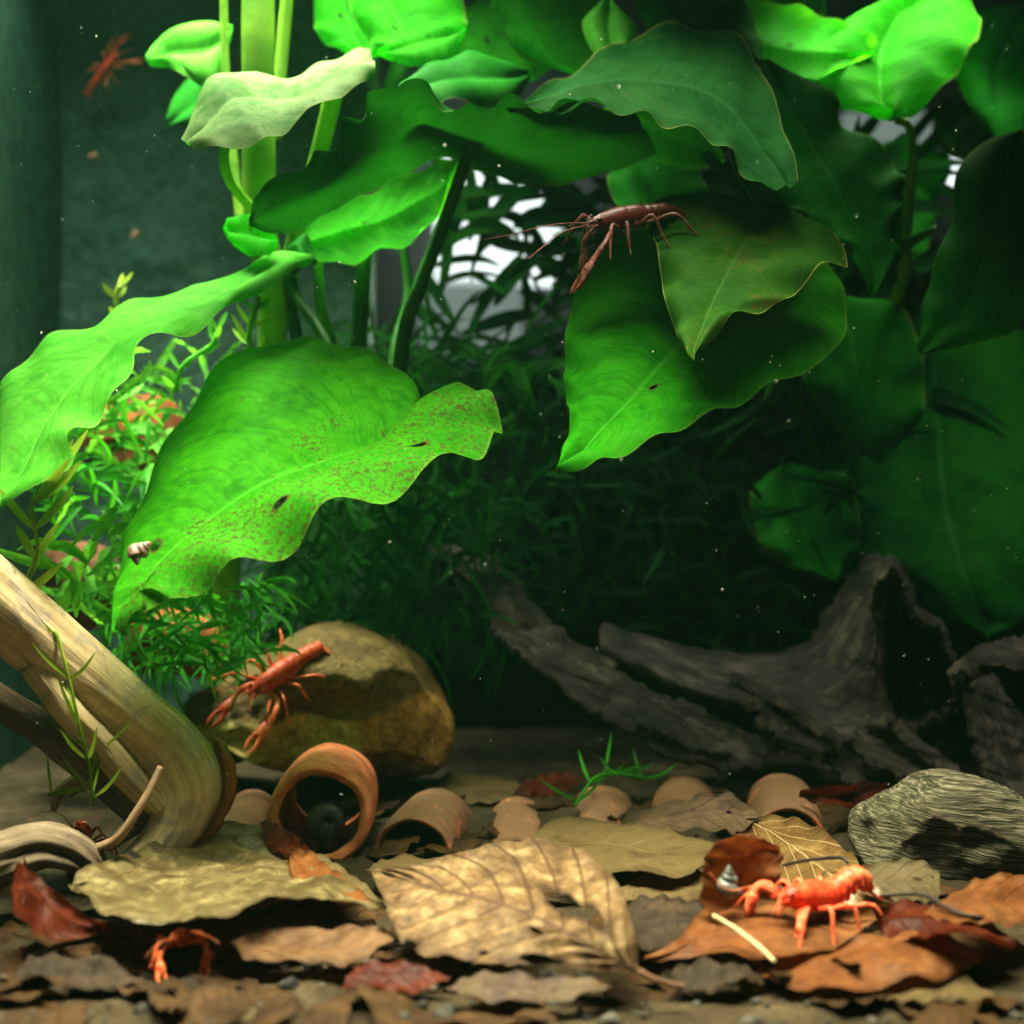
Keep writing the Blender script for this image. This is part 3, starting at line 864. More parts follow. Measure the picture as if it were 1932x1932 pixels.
leaf(middle_plant, [[(1150, 0, 66)], [(1100, 40, 66), (1150, 60, 65), (1200, 50, 65)], [(1120, 100, 64.5), (1165, 110, 64), (1196, 100, 64)], [(1160, 140, 63.5), (1190, 138, 63), (1205, 130, 63)], [(1235, 150, 62.5)]],
     LEAF_PALE, nt=36, nv=10, cup=0.4, seed=18)
leaf(middle_plant, [[(880, 60, 66)], [(840, 40, 66.5), (820, 75, 65.5), (850, 120, 65)], [(780, 60, 66.5), (770, 90, 65.5), (790, 128, 65)], [(712, 106, 65.5)]], LEAF_THIN, nt=36, nv=10, cup=0.3, wave=0.1, seed=19)
leaf(middle_plant, [[(1000, 150, 66)], [(900, 100, 66), (930, 150, 64), (960, 200, 63)], [(820, 120, 65), (840, 155, 63), (850, 190, 61)], [(760, 160, 63), (770, 180, 62), (790, 205, 60)], [(750, 205, 61)]],
     LEAF_DEEP, nt=40, nv=12, cup=0.4, wave=0.15, freq=4, seed=20)
for k, (rows, mt) in enumerate([
        ([[(560, -60, 72)], [(600, -40, 72), (640, 0, 71), (720, -50, 72)], [(590, 40, 71), (660, 55, 70), (760, 20, 71)], [(620, 85, 70), (680, 95, 69.5), (740, 80, 70)], [(690, 120, 69)]], LEAF_THIN),
        ([[(1250, -60, 70)], [(1200, 0, 70), (1280, 0, 69), (1380, -30, 70)], [(1230, 60, 69), (1320, 60, 68), (1420, 30, 69)], [(1300, 110, 68), (1370, 100, 67.5), (1440, 80, 68)], [(1440, 130, 67)]], LEAF_DEEP),
        ([[(1000, -50, 74)], [(930, 0, 74), (1010, 20, 73), (1120, -20, 74)], [(960, 70, 73), (1040, 80, 72), (1130, 50, 73)], [(1020, 120, 72), (1070, 118, 71.5), (1130, 100, 72)], [(1110, 150, 71)]], LEAF_THIN),
        ([[(700, -50, 68)], [(660, 0, 68), (740, 20, 67), (850, -30, 68)], [(690, 70, 67), (770, 75, 66), (880, 40, 67)], [(740, 110, 66), (800, 112, 65.5), (870, 90, 66)], [(850, 135, 65)]], LEAF_THIN),
        ([[(1330, -40, 76)], [(1350, 30, 76), (1430, 30, 75), (1540, -10, 76)], [(1360, 110, 75), (1450, 120, 74), (1560, 80, 75)], [(1420, 180, 74), (1490, 180, 73), (1560, 160, 74)], [(1540, 220, 72)]], LEAF_THIN),
        ([[(1960, 0, 77)], [(1840, 20, 77), (1900, 80, 76), (1980, 90, 77)], [(1800, 110, 76), (1880, 160, 75), (1980, 170, 76)], [(1830, 200, 75), (1890, 225, 74), (1970, 230, 75)], [(1900, 280, 74)]], LEAF_DEEP),
        ([[(1700, 260, 78)], [(1620, 300, 78), (1700, 330, 77), (1790, 300, 78)], [(1610, 400, 77), (1690, 420, 76), (1770, 390, 77)], [(1640, 480, 76), (1690, 490, 75.5), (1750, 470, 76)], [(1700, 540, 75)]], LEAF_DEEP),
        ([[(1180, 280, 70)], [(1150, 320, 70), (1220, 330, 69), (1300, 290, 70)], [(1160, 380, 69), (1250, 390, 68), (1330, 350, 69)], [(1230, 430, 68), (1290, 430, 67.5), (1340, 400, 68)], [(1330, 460, 67)]], LEAF_DEEP),
        ([[(1560, 560, 72)], [(1500, 600, 72), (1600, 620, 71), (1700, 580, 72)], [(1510, 700, 71), (1620, 720, 70), (1740, 680, 71)], [(1570, 800, 70), (1650, 810, 69), (1740, 780, 70)], [(1660, 880, 69)]], LEAF_DEEP),
        ([[(1480, 880, 74)], [(1420, 920, 74), (1500, 940, 73), (1600, 900, 74)], [(1430, 1010, 73), (1520, 1020, 72), (1620, 980, 73)], [(1490, 1070, 72), (1550, 1070, 71.5), (1620, 1040, 72)], [(1580, 1100, 71)]], LEAF_DEEP)]):
    leaf(middle_plant, rows, mt, nt=40, nv=12, cup=0.4, wave=0.2, freq=4, rough=0.1, seed=60 + k)
stalk(middle_plant, [(1420, 500, 61), (1450, 560, 63), (1450, 640, 65), (1520, 800, 72), (1600, 1100, 78), (1600, 1400, 80)], [0.25, 0.3, 0.3, 0.25, 0.25, 0.25], STEM_DARK)
stalk(middle_plant, [(1330, 290, 63), (1400, 360, 63), (1460, 435, 63), (1500, 520, 64)], [0.25, 0.3, 0.32, 0.3], STEM_DARK)
stalk(middle_plant, [(1480, 395, 57.5), (1520, 420, 60), (1520, 560, 64), (1450, 760, 67)], [0.2, 0.25, 0.3, 0.3], STEM_DARK)
stalk(middle_plant, [(1440, 120, 65), (1465, 170, 67), (1530, 330, 71), (1600, 700, 76)], [0.25, 0.3, 0.3, 0.3], STEM_DARK)

right_plant = thing('broad_leaf_plant', (20.5, 66, 0), 'water plant at the edge with thin green stems and huge hanging leaf', 'plant')
leaf(right_plant, [[(1690, 228, 66)],
                   [(1605, 208, 67), (1665, 190, 67), (1722, 214, 66)],
                   [(1535, 172, 68), (1660, 140, 68.5), (1782, 160, 67)],
                   [(1505, 128, 69), (1665, 90, 70), (1828, 100, 68)],
                   [(1560, 70, 71), (1690, 40, 71), (1850, 50, 70)],
                   [(1650, 10, 72), (1740, 0, 72), (1830, 0, 72)], [(1760, -40, 73)]], LEAF_THIN, 'bright green leaf with light shining through at the top',
     nt=60, nv=20, cup=-0.6, wave=0.2, freq=5, rough=0.15, seed=21)
leaf(right_plant, [[(1360, 20, 70)], [(1400, 0, 70), (1395, 60, 69), (1390, 95, 68)], [(1500, 10, 70), (1480, 90, 68.5), (1450, 155, 67)], [(1580, 40, 70), (1560, 95, 68.5), (1530, 148, 67)], [(1650, 70, 69), (1620, 95, 68.5), (1600, 120, 68)], [(1650, 98, 68.5)]],
     LEAF_THIN, 'green leaf crossing the top rim, tip towards the thin stem', nt=50, nv=14, cup=0.4, wave=0.15, seed=22)
leaf(right_plant, [[(1740, 560, 77.7)],
                   [(1620, 640, 77.7), (1760, 680, 76.5), (1930, 620, 77.1)],
                   [(1530, 780, 77.1), (1770, 820, 75.5), (2000, 760, 76.0)],
                   [(1500, 910, 76.5), (1780, 930, 74.1), (2030, 900, 74.3)],
                   [(1520, 1010, 75.7), (1800, 1020, 72.7), (2030, 1020, 72.7)],
                   [(1610, 1062, 74.3), (1820, 1090, 71.6), (2010, 1110, 71.6)],
                   [(1722, 1100, 72.7), (1840, 1140, 71.0), (1980, 1165, 71.0)],
                   [(1768, 1165, 71.6), (1860, 1178, 70.8), (1945, 1190, 70.8)],
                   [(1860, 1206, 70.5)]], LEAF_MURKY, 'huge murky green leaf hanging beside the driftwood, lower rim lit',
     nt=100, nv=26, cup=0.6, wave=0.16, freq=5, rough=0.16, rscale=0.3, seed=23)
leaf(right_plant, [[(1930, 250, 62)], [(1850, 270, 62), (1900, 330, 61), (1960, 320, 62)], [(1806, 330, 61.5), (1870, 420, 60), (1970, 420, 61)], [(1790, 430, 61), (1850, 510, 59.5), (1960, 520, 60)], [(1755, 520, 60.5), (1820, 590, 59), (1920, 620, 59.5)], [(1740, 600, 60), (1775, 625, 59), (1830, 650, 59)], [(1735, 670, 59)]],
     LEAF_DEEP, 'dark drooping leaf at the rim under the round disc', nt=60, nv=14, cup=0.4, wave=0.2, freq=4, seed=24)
stalk(right_plant, [(1690, 226, 66), (1715, 240, 66), (1722, 300, 66.5), (1714, 400, 67), (1705, 520, 67.5), (1692, 600, 74), (1700, 900, 81), (1740, 1380, 82)], [0.2, 0.2, 0.22, 0.24, 0.26, 0.3, 0.3, 0.3], STEM, nt=44)
stalk(right_plant, [(1740, 560, 77.6), (1735, 530, 76), (1715, 500, 72), (1700, 470, 68)], [0.2, 0.22, 0.24, 0.26], STEM_DARK)
stalk(right_plant, [(1690, 470, 67), (1730, 450, 66), (1765, 430, 65)], [0.28, 0.22, 0.12], STEM_DARK)

# ---------------------------------------------------------------- fronds, ferns and fine sprigs


def blade(base, tip, width, bend, roll=0.0, n=7, wav=0.0):
    """a narrow water leaf: three vertices across, folded along the middle"""
    base, tip = np.array(base), np.array(tip)
    t = np.linspace(0, 1, n)
    ax = tip - base
    L = np.linalg.norm(ax) + 1e-6
    side = np.cross(ax / L, [math.sin(roll), -math.cos(roll), 0.25])
    side /= np.linalg.norm(side) + 1e-6
    up = np.cross(side, ax / L)
    p = base + ax * t[:, None] + (np.array(bend) * (4 * t * (1 - t))[:, None])
    wv = width * np.sin(np.pi * np.clip(t * 0.92 + 0.06, 0, 1)) ** 0.7
    wob = wav * np.sin(t * 17 + base[0] * 3)
    l = p - side * wv[:, None] + up * (wv * 0.25 + wob)[:, None]
    r = p + side * wv[:, None] + up * (wv * 0.25 - wob)[:, None]
    return np.stack([l, p, r], 1).reshape(-1, 3), grid_faces(n, 3)


def sprig(mm, pts, nodes, ll, lw, seed, per=3):
    """stem with whorls of narrow leaves; returns the blades"""
    rs = random.Random(seed)
    path = catmull(np.array([P(*q) for q in pts]), 40)
    out = []
    for k in range(nodes):
        i = int(2 + k * 37 / max(1, nodes - 1))
        p = path[min(i, 40)]
        tdir = path[min(i + 1, 40)] - path[max(i - 1, 0)]
        tdir /= np.linalg.norm(tdir) + 1e-9
        for q in range(per):
            a = rs.uniform(0, 2 * math.pi)
            dv = np.array([math.cos(a), 0.5 * math.sin(a), 0.25 + 0.5 * rs.random()]) + tdir * rs.uniform(0.2, 0.9)
            dv /= np.linalg.norm(dv)
            L = ll * rs.uniform(0.6, 1.1)
            out.append(blade(p, p + dv * L, lw, (0, 0, -0.12 * L * rs.random()), rs.uniform(-0.6, 0.6)))
    return path, out


def sprig_plant(label, pts, nodes, ll, lw, mat, seed, r=0.05, per=3):
    path, bl = sprig(None, pts, nodes, ll, lw, seed, per)
    low = path[np.argmin(path[:, 2])]
    root = thing('water_weed_sprig', low, label, 'water weed', 'sprigs of fine water weed')
    v, f, u = tube(path[::4], r, nt=30, ns=6)
    build('stem', v, f, mat, root, uv=u)
    for (bv, bf) in bl:
        build('leaf', bv, bf, mat, root)
    return root


sprig_plant('yellow green weed sprig growing up in front of the pale driftwood root', [(175, 1520, 49), (168, 1440, 48.6), (150, 1370, 48.2), (128, 1270, 48), (105, 1190, 48)], 5, 2.2, 0.07, GRASS, 3, 0.06, 2)
sprig_plant('thin green weed stem crossing below the driftwood root', [(90, 1500, 49.5), (130, 1492, 49.5), (164, 1488, 49.5), (176, 1440, 49.3), (185, 1415, 49.3)], 3, 1.6, 0.06, GRASS, 5, 0.07, 2)
sprig_plant('yellowish weed blades reaching in at the side wall', [(40, 1130, 48.5), (70, 1040, 48), (60, 960, 47.5), (80, 900, 47.5)], 5, 2.1, 0.16, GRASS, 8, 0.06, 2)
sprig_plant('forked pale weed tip above the drooping pale leaf', [(225, 640, 66), (222, 600, 66), (218, 560, 66), (226, 540, 66)], 4, 1.0, 0.13, GRASS, 11, 0.12, 2)
sprig_plant('pale stubby weed shoots beside the dark leaf stalks', [(480, 700, 62), (470, 640, 62), (480, 590, 61.5), (488, 560, 61)], 5, 1.4, 0.12, STEM, 15, 0.14, 3)
sprig_plant('small weed shoots under the drooping pale leaf', [(330, 740, 62), (345, 690, 62), (400, 650, 62), (410, 620, 62)], 5, 1.1, 0.12, FROND_PALE, 17, 0.1, 2)
sprig_plant('loose green weed stems lying over the clay tubes', [(1085, 1520, 59.5), (1120, 1470, 61), (1160, 1460, 61), (1215, 1468, 61)], 5, 2.3, 0.07, FROND, 23, 0.07, 2)


def frond_plant(name, label, cat, mat, region, drange, n, length, width, seed, group=None, updir=(0, -0.2, -1), spread=0.9, parts=True, wav=0.0, base=None):
    """fern-like clump: blades rooted through a region of the tank"""
    rs = random.Random(seed)
    x0, x1, y0, y1 = region
    blades = []
    for k in range(n):
        x, y, d = rs.uniform(x0, x1), rs.uniform(y0, y1), rs.uniform(*drange)
        p = P(x, y, d)
        dv = np.array(updir) + np.array([rs.gauss(0, spread), rs.gauss(0, spread * 0.6), rs.gauss(0, spread * 0.7)])
        dv /= np.linalg.norm(dv) + 1e-6
        L = length * rs.uniform(0.55, 1.25)
        blades.append(blade(p, p + dv * L, width * rs.uniform(0.6, 1.3), (rs.gauss(0, 0.12) * L, 0, rs.uniform(-0.05, 0.22) * L), rs.uniform(-0.8, 0.8), 8, wav))
    b = base if base is not None else (P((x0 + x1) / 2, y1, sum(drange) / 2)[0], sum(drange) / 2, 0)
    root = thing(name, b, label, cat, group)
    if parts:
        for (bv, bf) in blades:
            build('frond', bv, bf, mat, root)
    else:
        mm = Mesh()
        for (bv, bf) in blades:
            mm.add(bv, bf)
        mm.build('fronds', mat, root, kind='stuff')
    return root


FG = 'water ferns growing round the stone and driftwood'
frond_plant('water_fern', 'dense green fern spilling over the ochre stone', 'fern', FROND, (225, 500, 1090, 1260), (57.5, 64), 290, 2.2, 0.085, 31, FG, (0.25, -0.5, -0.4), 0.8)
frond_plant('water_fern', 'pale broad fern blades between the big speckled leaf and side wall', 'fern', FROND_PALE, (100, 270, 985, 1150), (56, 63), 75, 2.2, 0.20, 33, FG, (0.3, -0.3, 0.0), 0.7, True, 0.06)
frond_plant('water_fern', 'pale fern blades under the drooping leaf around the orange pot', 'fern', FROND_PALE, (160, 400, 690, 900), (63, 70), 75, 2.4, 0.17, 35, FG, (0.2, -0.2, 0.1), 0.8, True, 0.08)
frond_plant('water_fern', 'mid green fern blades in the gap by the side wall', 'fern', FROND, (80, 280, 800, 1050), (62, 69), 90, 2.6, 0.13, 37, FG, (0.1, -0.2, 0.3), 0.8)
frond_plant('background_fern', 'dim green fern mass hanging behind the stone', 'fern', FROND_SHADED, (520, 960, 900, 1220), (67, 77), 900, 3.2, 0.13, 41, 'dark ferns at the rear', (0.1, -0.1, -0.5), 0.6, False)
frond_plant('background_fern', 'dim fern mass behind the dark leaf stalks', 'fern', FROND_SHADED, (640, 1120, 640, 980), (72, 82), 460, 4.5, 0.14, 43, 'dark ferns at the rear', (0.2, 0, 0.2), 0.7, False)
frond_plant('background_fern', 'dark fern mass above the dark driftwood', 'fern', FROND_DEEP_SHADE, (1000, 1640, 760, 1200), (72, 82), 620, 4.0, 0.16, 45, 'dark ferns at the rear', (0.0, 0, 0.3), 0.7, False)
frond_plant('background_fern', 'shade-darkened fern mass behind the overhead leaves', 'fern', FROND_DEEP_SHADE, (1080, 1700, 300, 800), (74, 83), 300, 6.0, 0.4, 47, 'dark ferns at the rear', (0.1, 0, 0.1), 0.8, False)
frond_plant('background_fern', 'dark fern mass behind the hanging leaf at the edge', 'fern', FROND_DEEP_SHADE, (1640, 2000, 560, 1250), (80, 85), 260, 5.0, 0.45, 49, 'dark ferns at the rear', (0.0, 0, 0.1), 0.7, False)
frond_plant('background_fern', 'loose dark blades crossing the bright window', 'fern', FROND_SHADED, (790, 1090, 330, 700), (74, 80), 60, 5.0, 0.36, 53, 'dark ferns at the rear', (0.5, 0, 0.25), 0.7, True, base=(0.5, 77, 0))

# ---------------------------------------------------------------- stone, driftwood, clay tubes


def boulder(name, outline, d, depth, mat, label, cat, n=64, rings=26, amp=0.25, nscale=0.35, power=2.4, fac=0.0, seed=0, skew=0.0, chips=0.0, planes=()):
    """closed rock: silhouette through the outline points, rounded front and back"""
    pts = np.array([P(x, y, d) for x, y in outline])
    c = np.array([(pts[:, 0].min() + pts[:, 0].max()) / 2, d, (pts[:, 2].min() + pts[:, 2].max()) / 2])
    ctrl = np.concatenate([pts, pts[:1]])
    ring = catmull(np.concatenate([ctrl[-3:-1], ctrl, ctrl[1:3]]), 40 * (len(ctrl) + 3))
    k = 40 * 2
    ring = ring[k:k + 40 * (len(pts))]
    idx = np.linspace(0, len(ring), n, endpoint=False).astype(int)
    ring = ring[idx] - c
    V = []
    a = np.linspace(-np.pi / 2, np.pi / 2, rings)
    for q in a:
        rad = np.abs(np.cos(q)) ** (2 / power) + 1e-3
        dep = np.sign(np.sin(q)) * np.abs(np.sin(q)) ** (2 / power) * depth
        p = ring * rad
        p[:, 1] = dep + skew * p[:, 2]
        V.append(p + c)
    V = np.array(V)
    for (pn, po) in planes:
        pn = np.array(pn, float); pn /= np.linalg.norm(pn)
        ov = np.maximum(0, (V - c) @ pn - po - 0.12 * fbm(V * 0.8 + 3, 3))
        V = V - ov[..., None] * pn
    nn = normals(V)
    q = V * nscale + seed * 5.5
    dsp = amp * fbm(q, 5, 0.55)
    if chips:
        dsp = dsp - chips * np.clip(vnoise(q * 1.3 + 40) - 0.25, 0, 1)
    V = V + nn * dsp[..., None] * np.sign((nn * (V - c)).sum(-1, keepdims=True))
    f = grid_faces(rings, n, True) + [tuple(range(n)), tuple(reversed(range((rings - 1) * n, rings * n)))]
    return build(name, V.reshape(-1, 3), f, mat, label=label, cat=cat)


boulder('stone', [(352, 1335), (420, 1280), (500, 1232), (590, 1186), (680, 1186), (750, 1215), (805, 1268), (846, 1335), (860, 1390), (842, 1440), (790, 1470), (740, 1480), (640, 1462), (540, 1440), (440, 1400), (372, 1372)],
        66, 5.2, stone_material(), 'rounded ochre stone with a crayfish climbing on it', 'stone', n=110, rings=60, amp=0.20, nscale=0.5, power=2.8, seed=2, skew=0.25, chips=0.3, planes=[((0.05, -1, -0.25), 3.6), ((0.62, -0.75, -0.05), 4.4), ((-0.55, -0.8, 0.1), 4.2), ((0.2, -0.55, 0.8), 4.1), ((0.85, -0.1, 0.5), 4.9), ((0.1, -0.5, -0.85), 3.2), ((-0.4, -0.3, 0.85), 3.6)])
boulder('wood_stump', [(1603, 1560), (1640, 1520), (1700, 1482), (1770, 1460), (1850, 1468), (1930, 1500), (2000, 1560), (2010, 1640), (1930, 1672), (1800, 1668), (1690, 1652), (1620, 1625)],
        53, 3.0, stump_material(), 'grey fibrous wood block lying among dead leaves', 'wood', n=90, rings=44, amp=0.20, nscale=0.6, power=2.6, seed=6, chips=0.6, planes=[((-0.7, -0.6, 0.35), 2.9), ((0.1, -0.8, 0.6), 2.3), ((-0.2, -1, -0.2), 2.3), ((-0.5, 0, 0.86), 2.3)])
boulder('stone', [(170, 870), (185, 775), (240, 745), (310, 755), (350, 810), (350, 880), (280, 910)], 74, 2.4, simple('pot_orange_brown', (0.05, 0.025, 0.012), (0.26, 0.07, 0.016), 0.6, 0.8, 0.1, 0.1, 2.0),
        'orange brown lava rock half hidden behind pale fern blades', 'stone', n=50, rings=24, amp=0.3, nscale=0.6, seed=8)
boulder('stone', [(255, 1260), (250, 1180), (310, 1150), (390, 1165), (430, 1220), (400, 1270)], 65, 1.6, simple('clay_orange', (0.14, 0.04, 0.013), (0.36, 0.11, 0.035), 0.8, 0.8, 0.1, 0.08, 3.0),
        'orange clay shard showing through the dense green fern', 'stone', n=40, rings=20, amp=0.2, nscale=0.6, seed=9)
boulder('stone', [(95, 1160), (90, 1060), (150, 1020), (220, 1060), (230, 1150), (160, 1200)], 66, 2.0, simple('rock_brown', (0.06, 0.025, 0.012), (0.20, 0.09, 0.045), 0.6, 0.8, 0.1, 0.08, 3.0),
        'dark brown rock behind pale fern blades by the side wall', 'stone', n=40, rings=20, amp=0.3, nscale=0.5, seed=10)

# pale driftwood root
root_wood = thing('driftwood', (-13.3, 51, 0), 'pale weathered driftwood root bending down to the leaf litter', 'driftwood')
mm = Mesh()
mm.add(*tube([P(-60, 1090, 47), P(40, 1175, 48.5), P(150, 1268, 50), P(240, 1345, 51), P(315, 1415, 51.6), P(352, 1480, 51.6), P(340, 1545, 51.3), P(305, 1600, 51), P(268, 1660, 50.6)],
             [1.3, 1.28, 1.24, 1.22, 1.34, 1.34, 1.08, 0.95, 1.2], [1.3, 1.3, 1.25, 1.2, 1.2, 1.2, 1.0, 0.9, 0.9], nt=150, ns=90, amp=0.07, nscale=0.5, stretch=0.08, ridge=0.05, nridge=5, seed=1))
mm.build('trunk', WOOD_PALE, root_wood)
mm = Mesh()
mm.add(*tube([P(60, 1250, 48.5), P(130, 1340, 49), P(200, 1415, 49.8), P(255, 1480, 50.3), P(300, 1530, 50.6)], [0.5, 0.55, 0.55, 0.5, 0.3], nt=70, ns=30, amp=0.16, ridge=0.15, seed=2))
mm.build('ridge', WOOD_PALE, root_wood)
mm = Mesh()
mm.add(*tube([P(-120, 1250, 49.8), P(100, 1392, 51), P(190, 1460, 51.6), P(250, 1520, 52), P(290, 1550, 52)], [0.5, 0.6, 0.65, 0.6, 0.4], nt=70, ns=40, amp=0.24, ridge=0.2, seed=3))
mm.build('side_root', WOOD_GREY, root_wood)
for k, (pts, r) in enumerate([([(100, 1530, 51.5), (115, 1490, 51.8), (160, 1466, 52), (220, 1478, 52.2), (270, 1520, 52.3)], 0.22), ([(130, 1500, 52), (170, 1480, 52.3), (230, 1500, 52.5), (260, 1540, 52.5)], 0.2),
                              ([(200, 1600, 52.5), (250, 1560, 53), (300, 1530, 53.5)], 0.35)]):
    v, f, u = tube([P(*q) for q in pts], [r * 0.5, r, r, r][:len(pts)] + [r] * (len(pts) - 4), nt=40, ns=14, amp=0.2, seed=4 + k)
    build('side_root', v, f, WOOD_PALE, root_wood, uv=u)
v, f, u = sheet([[(402, 1395, 52.6), (408, 1396, 52.4), (414, 1402, 52.2)], [(405, 1430, 53), (420, 1430, 52), (430, 1436, 51.8)], [(405, 1480, 53.2), (424, 1480, 52), (436, 1482, 51.8)], [(392, 1530, 53), (412, 1535, 51.9), (424, 1530, 51.8)],
                 [(370, 1565, 52.6), (385, 1575, 51.8), (398, 1570, 51.7)], [(345, 1590, 52), (355, 1597, 51.6), (362, 1594, 51.6)]], nt=50, nv=6, thick=0.25, rough=0.08, rscale=1.2, seed=4)
build('bark_rim', v, f, BARK_ORANGE, root_wood, uv=u[:, ::-1] * np.array([0.25, 5.0]))
v, f, u = tube([P(148, 1612, 47.6), P(205, 1592, 47.4), P(232, 1570, 47.2), P(262, 1525, 47.2), P(284, 1488, 47.3), P(303, 1446, 47.4)], [0.17, 0.16, 0.15, 0.14, 0.13, 0.10], nt=50, ns=12, amp=0.14, seed=9)
tw = thing('twig', (v[:, 0].mean(), v[:, 1].mean(), v[:, 2].min()), 'thin bent bare twig leaning before the pale driftwood root', 'twig')
build('shaft', v, f, WOOD_TWIG, tw, uv=u)
stub = thing('driftwood', (-15.6, 47, 0), 'short curled driftwood stub beside the red leaf', 'driftwood')
v, f, u = tube([P(-60, 1650, 45.6), P(20, 1615, 46.2), P(90, 1596, 46.8), P(150, 1612, 47.4), P(190, 1655, 47.8), P(205, 1710, 48)], [1.0, 0.9, 0.75, 0.6, 0.5, 0.4], nt=90, ns=50, amp=0.28, nscale=0.8, ridge=0.2, seed=12)
build('trunk', v, f, WOOD_GREY, stub, uv=u)
v, f, u = tube([P(150, 1640, 48), P(180, 1660, 47.5), P(210, 1650, 47.6), P(250, 1620, 48.5)], [0.5, 0.6, 0.55, 0.4], nt=40, ns=24, amp=0.22, seed=14)
build('side_root', v, f, WOOD_DARK, stub, uv=u)

# dark driftwood arching over the rear
dark = thing('driftwood', (14, 69, 0), 'large dark hollow driftwood arching over the rear of the tank floor', 'driftwood')


def dpart(name, pts, ra, rb, nt=110, ns=48, amp=0.34, seed=0, **k):
    v, f, u = tube([P(*q) for q in pts], ra, rb, nt=nt, ns=ns, amp=amp, ridge=k.pop('ridge', 0.35), seed=seed, **k)
    return build(name, v, f, WOOD_DARK, dark, uv=u)




def plank(name, pts, hw, thick, tilt, seed, serr=0.28, nt=110, nv=16, rough=0.16):
    """splintered flat piece of wood along pts, hw = half widths (px at that depth), tilt = depth change across (cm)"""
    c = catmull(np.array(pts, dtype=float), 4 * (len(pts) - 1))
    h = catmull(np.array(hw, dtype=float).reshape(-1, 1), 4 * (len(pts) - 1))[:, 0]
    t = np.gradient(c[:, :2], axis=0)
    t /= np.linalg.norm(t, axis=1, keepdims=True)
    n = np.stack([-t[:, 1], t[:, 0]], -1)
    rows = []
    for i in range(len(c)):
        x, y, d = c[i]
        rows.append([(x - n[i, 0] * h[i], y - n[i, 1] * h[i], d + tilt), (x, y, d - 0.12), (x + n[i, 0] * h[i], y + n[i, 1] * h[i], d - tilt)])
    v, f, u = sheet(rows, nt=nt, nv=nv, thick=thick, serr=serr, sfreq=len(pts) * 5, rough=rough, rscale=0.9, seed=seed)
    L = np.linalg.norm(P(*pts[0]) - P(*pts[-1]))
    gr = v @ np.array([0.35, 0.0, 0.94])
    v = v + np.array([0.10, 0.55, 0.35]) * (0.28 * fbm(np.stack([v[:, 0] * 0.10, gr * 1.5, v[:, 1] * 0.1 + seed], -1), 3, 0.5) + 0.10 * fbm(np.stack([v[:, 0] * 0.35, gr * 4.0, v[:, 1] * 0.2 + seed + 9], -1), 3, 0.5))[:, None]
    return build(name, v, f, WOOD_DARK, dark, uv=u[:, ::-1] * np.array([0.4, L]))


plank('prong', [(800, 1038, 69.5), (850, 1056, 69), (905, 1080, 68.6), (945, 1118, 68.2), (978, 1160, 67.8), (1022, 1198, 67.5), (1075, 1236, 67.2), (1150, 1275, 67.2)], [3, 20, 32, 36, 33, 30, 26, 18], 0.35, 0.5, 21, 0.22)
plank('prong', [(925, 1186, 67), (975, 1212, 66.6), (1035, 1252, 66.2), (1110, 1296, 65.8), (1190, 1338, 65.4), (1270, 1378, 65), (1350, 1408, 64.8), (1440, 1436, 64.8)], [8, 26, 36, 40, 46, 54, 48, 26], 0.35, 0.9, 22, 0.22, nt=150)
plank('splinter', [(1200, 1372, 64.4), (1250, 1380, 64.2), (1310, 1404, 64), (1375, 1428, 64)], [5, 15, 14, 6], 0.25, 0.3, 24, 0.4, 70, 8)
plank('splinter', [(1376, 1288, 65.2), (1430, 1310, 64.8), (1490, 1344, 64.4), (1545, 1382, 64.2), (1585, 1410, 64.2)], [4, 9, 12, 12, 5], 0.3, 0.3, 25, 0.4, 80, 8)
plank('splinter', [(1415, 1322, 64.4), (1450, 1365, 64.2), (1500, 1398, 64), (1555, 1410, 64), (1610, 1400, 64.2)], [5, 13, 22, 14, 6], 0.3, 0.3, 26, 0.4, 80, 8)
v, f, u = sheet([[(1128, 1192, 71), (1128, 1212, 70), (1134, 1232, 69)],
                 [(1200, 1206, 72), (1215, 1245, 70), (1235, 1282, 68)],
                 [(1300, 1232, 73), (1310, 1275, 70), (1340, 1320, 67)],
                 [(1420, 1248, 73.5), (1430, 1298, 69.8), (1450, 1345, 66)],
                 [(1520, 1232, 73), (1540, 1310, 69), (1560, 1405, 65.2)],
                 [(1570, 1165, 72), (1595, 1280, 68), (1620, 1412, 65)],
                 [(1610, 1085, 70.5), (1632, 1230, 67.2), (1655, 1395, 65)],
                 [(1648, 1052, 69), (1650, 1190, 66.8), (1668, 1380, 65)],
                 [(1690, 1062, 68), (1664, 1150, 66.5), (1672, 1370, 65.2)]], nt=190, nv=54, thick=0.5, rough=0.26, rscale=0.5, serr=0.10, sfreq=40, seed=27)
gr = v @ np.array([0.30, 0.0, 0.95])
v = v + np.array([0.10, 0.6, 0.30]) * (0.55 * fbm(np.stack([v[:, 0] * 0.14, gr * 0.75, v[:, 1] * 0.1], -1), 3, 0.5) + 0.12 * fbm(np.stack([v[:, 0] * 0.3, gr * 3.2, v[:, 1] * 0.2 + 9], -1), 3, 0.5))[:, None]
build('plate', v, f, WOOD_DARK, dark, uv=u[:, ::-1] * np.array([0.5, 14.0]))
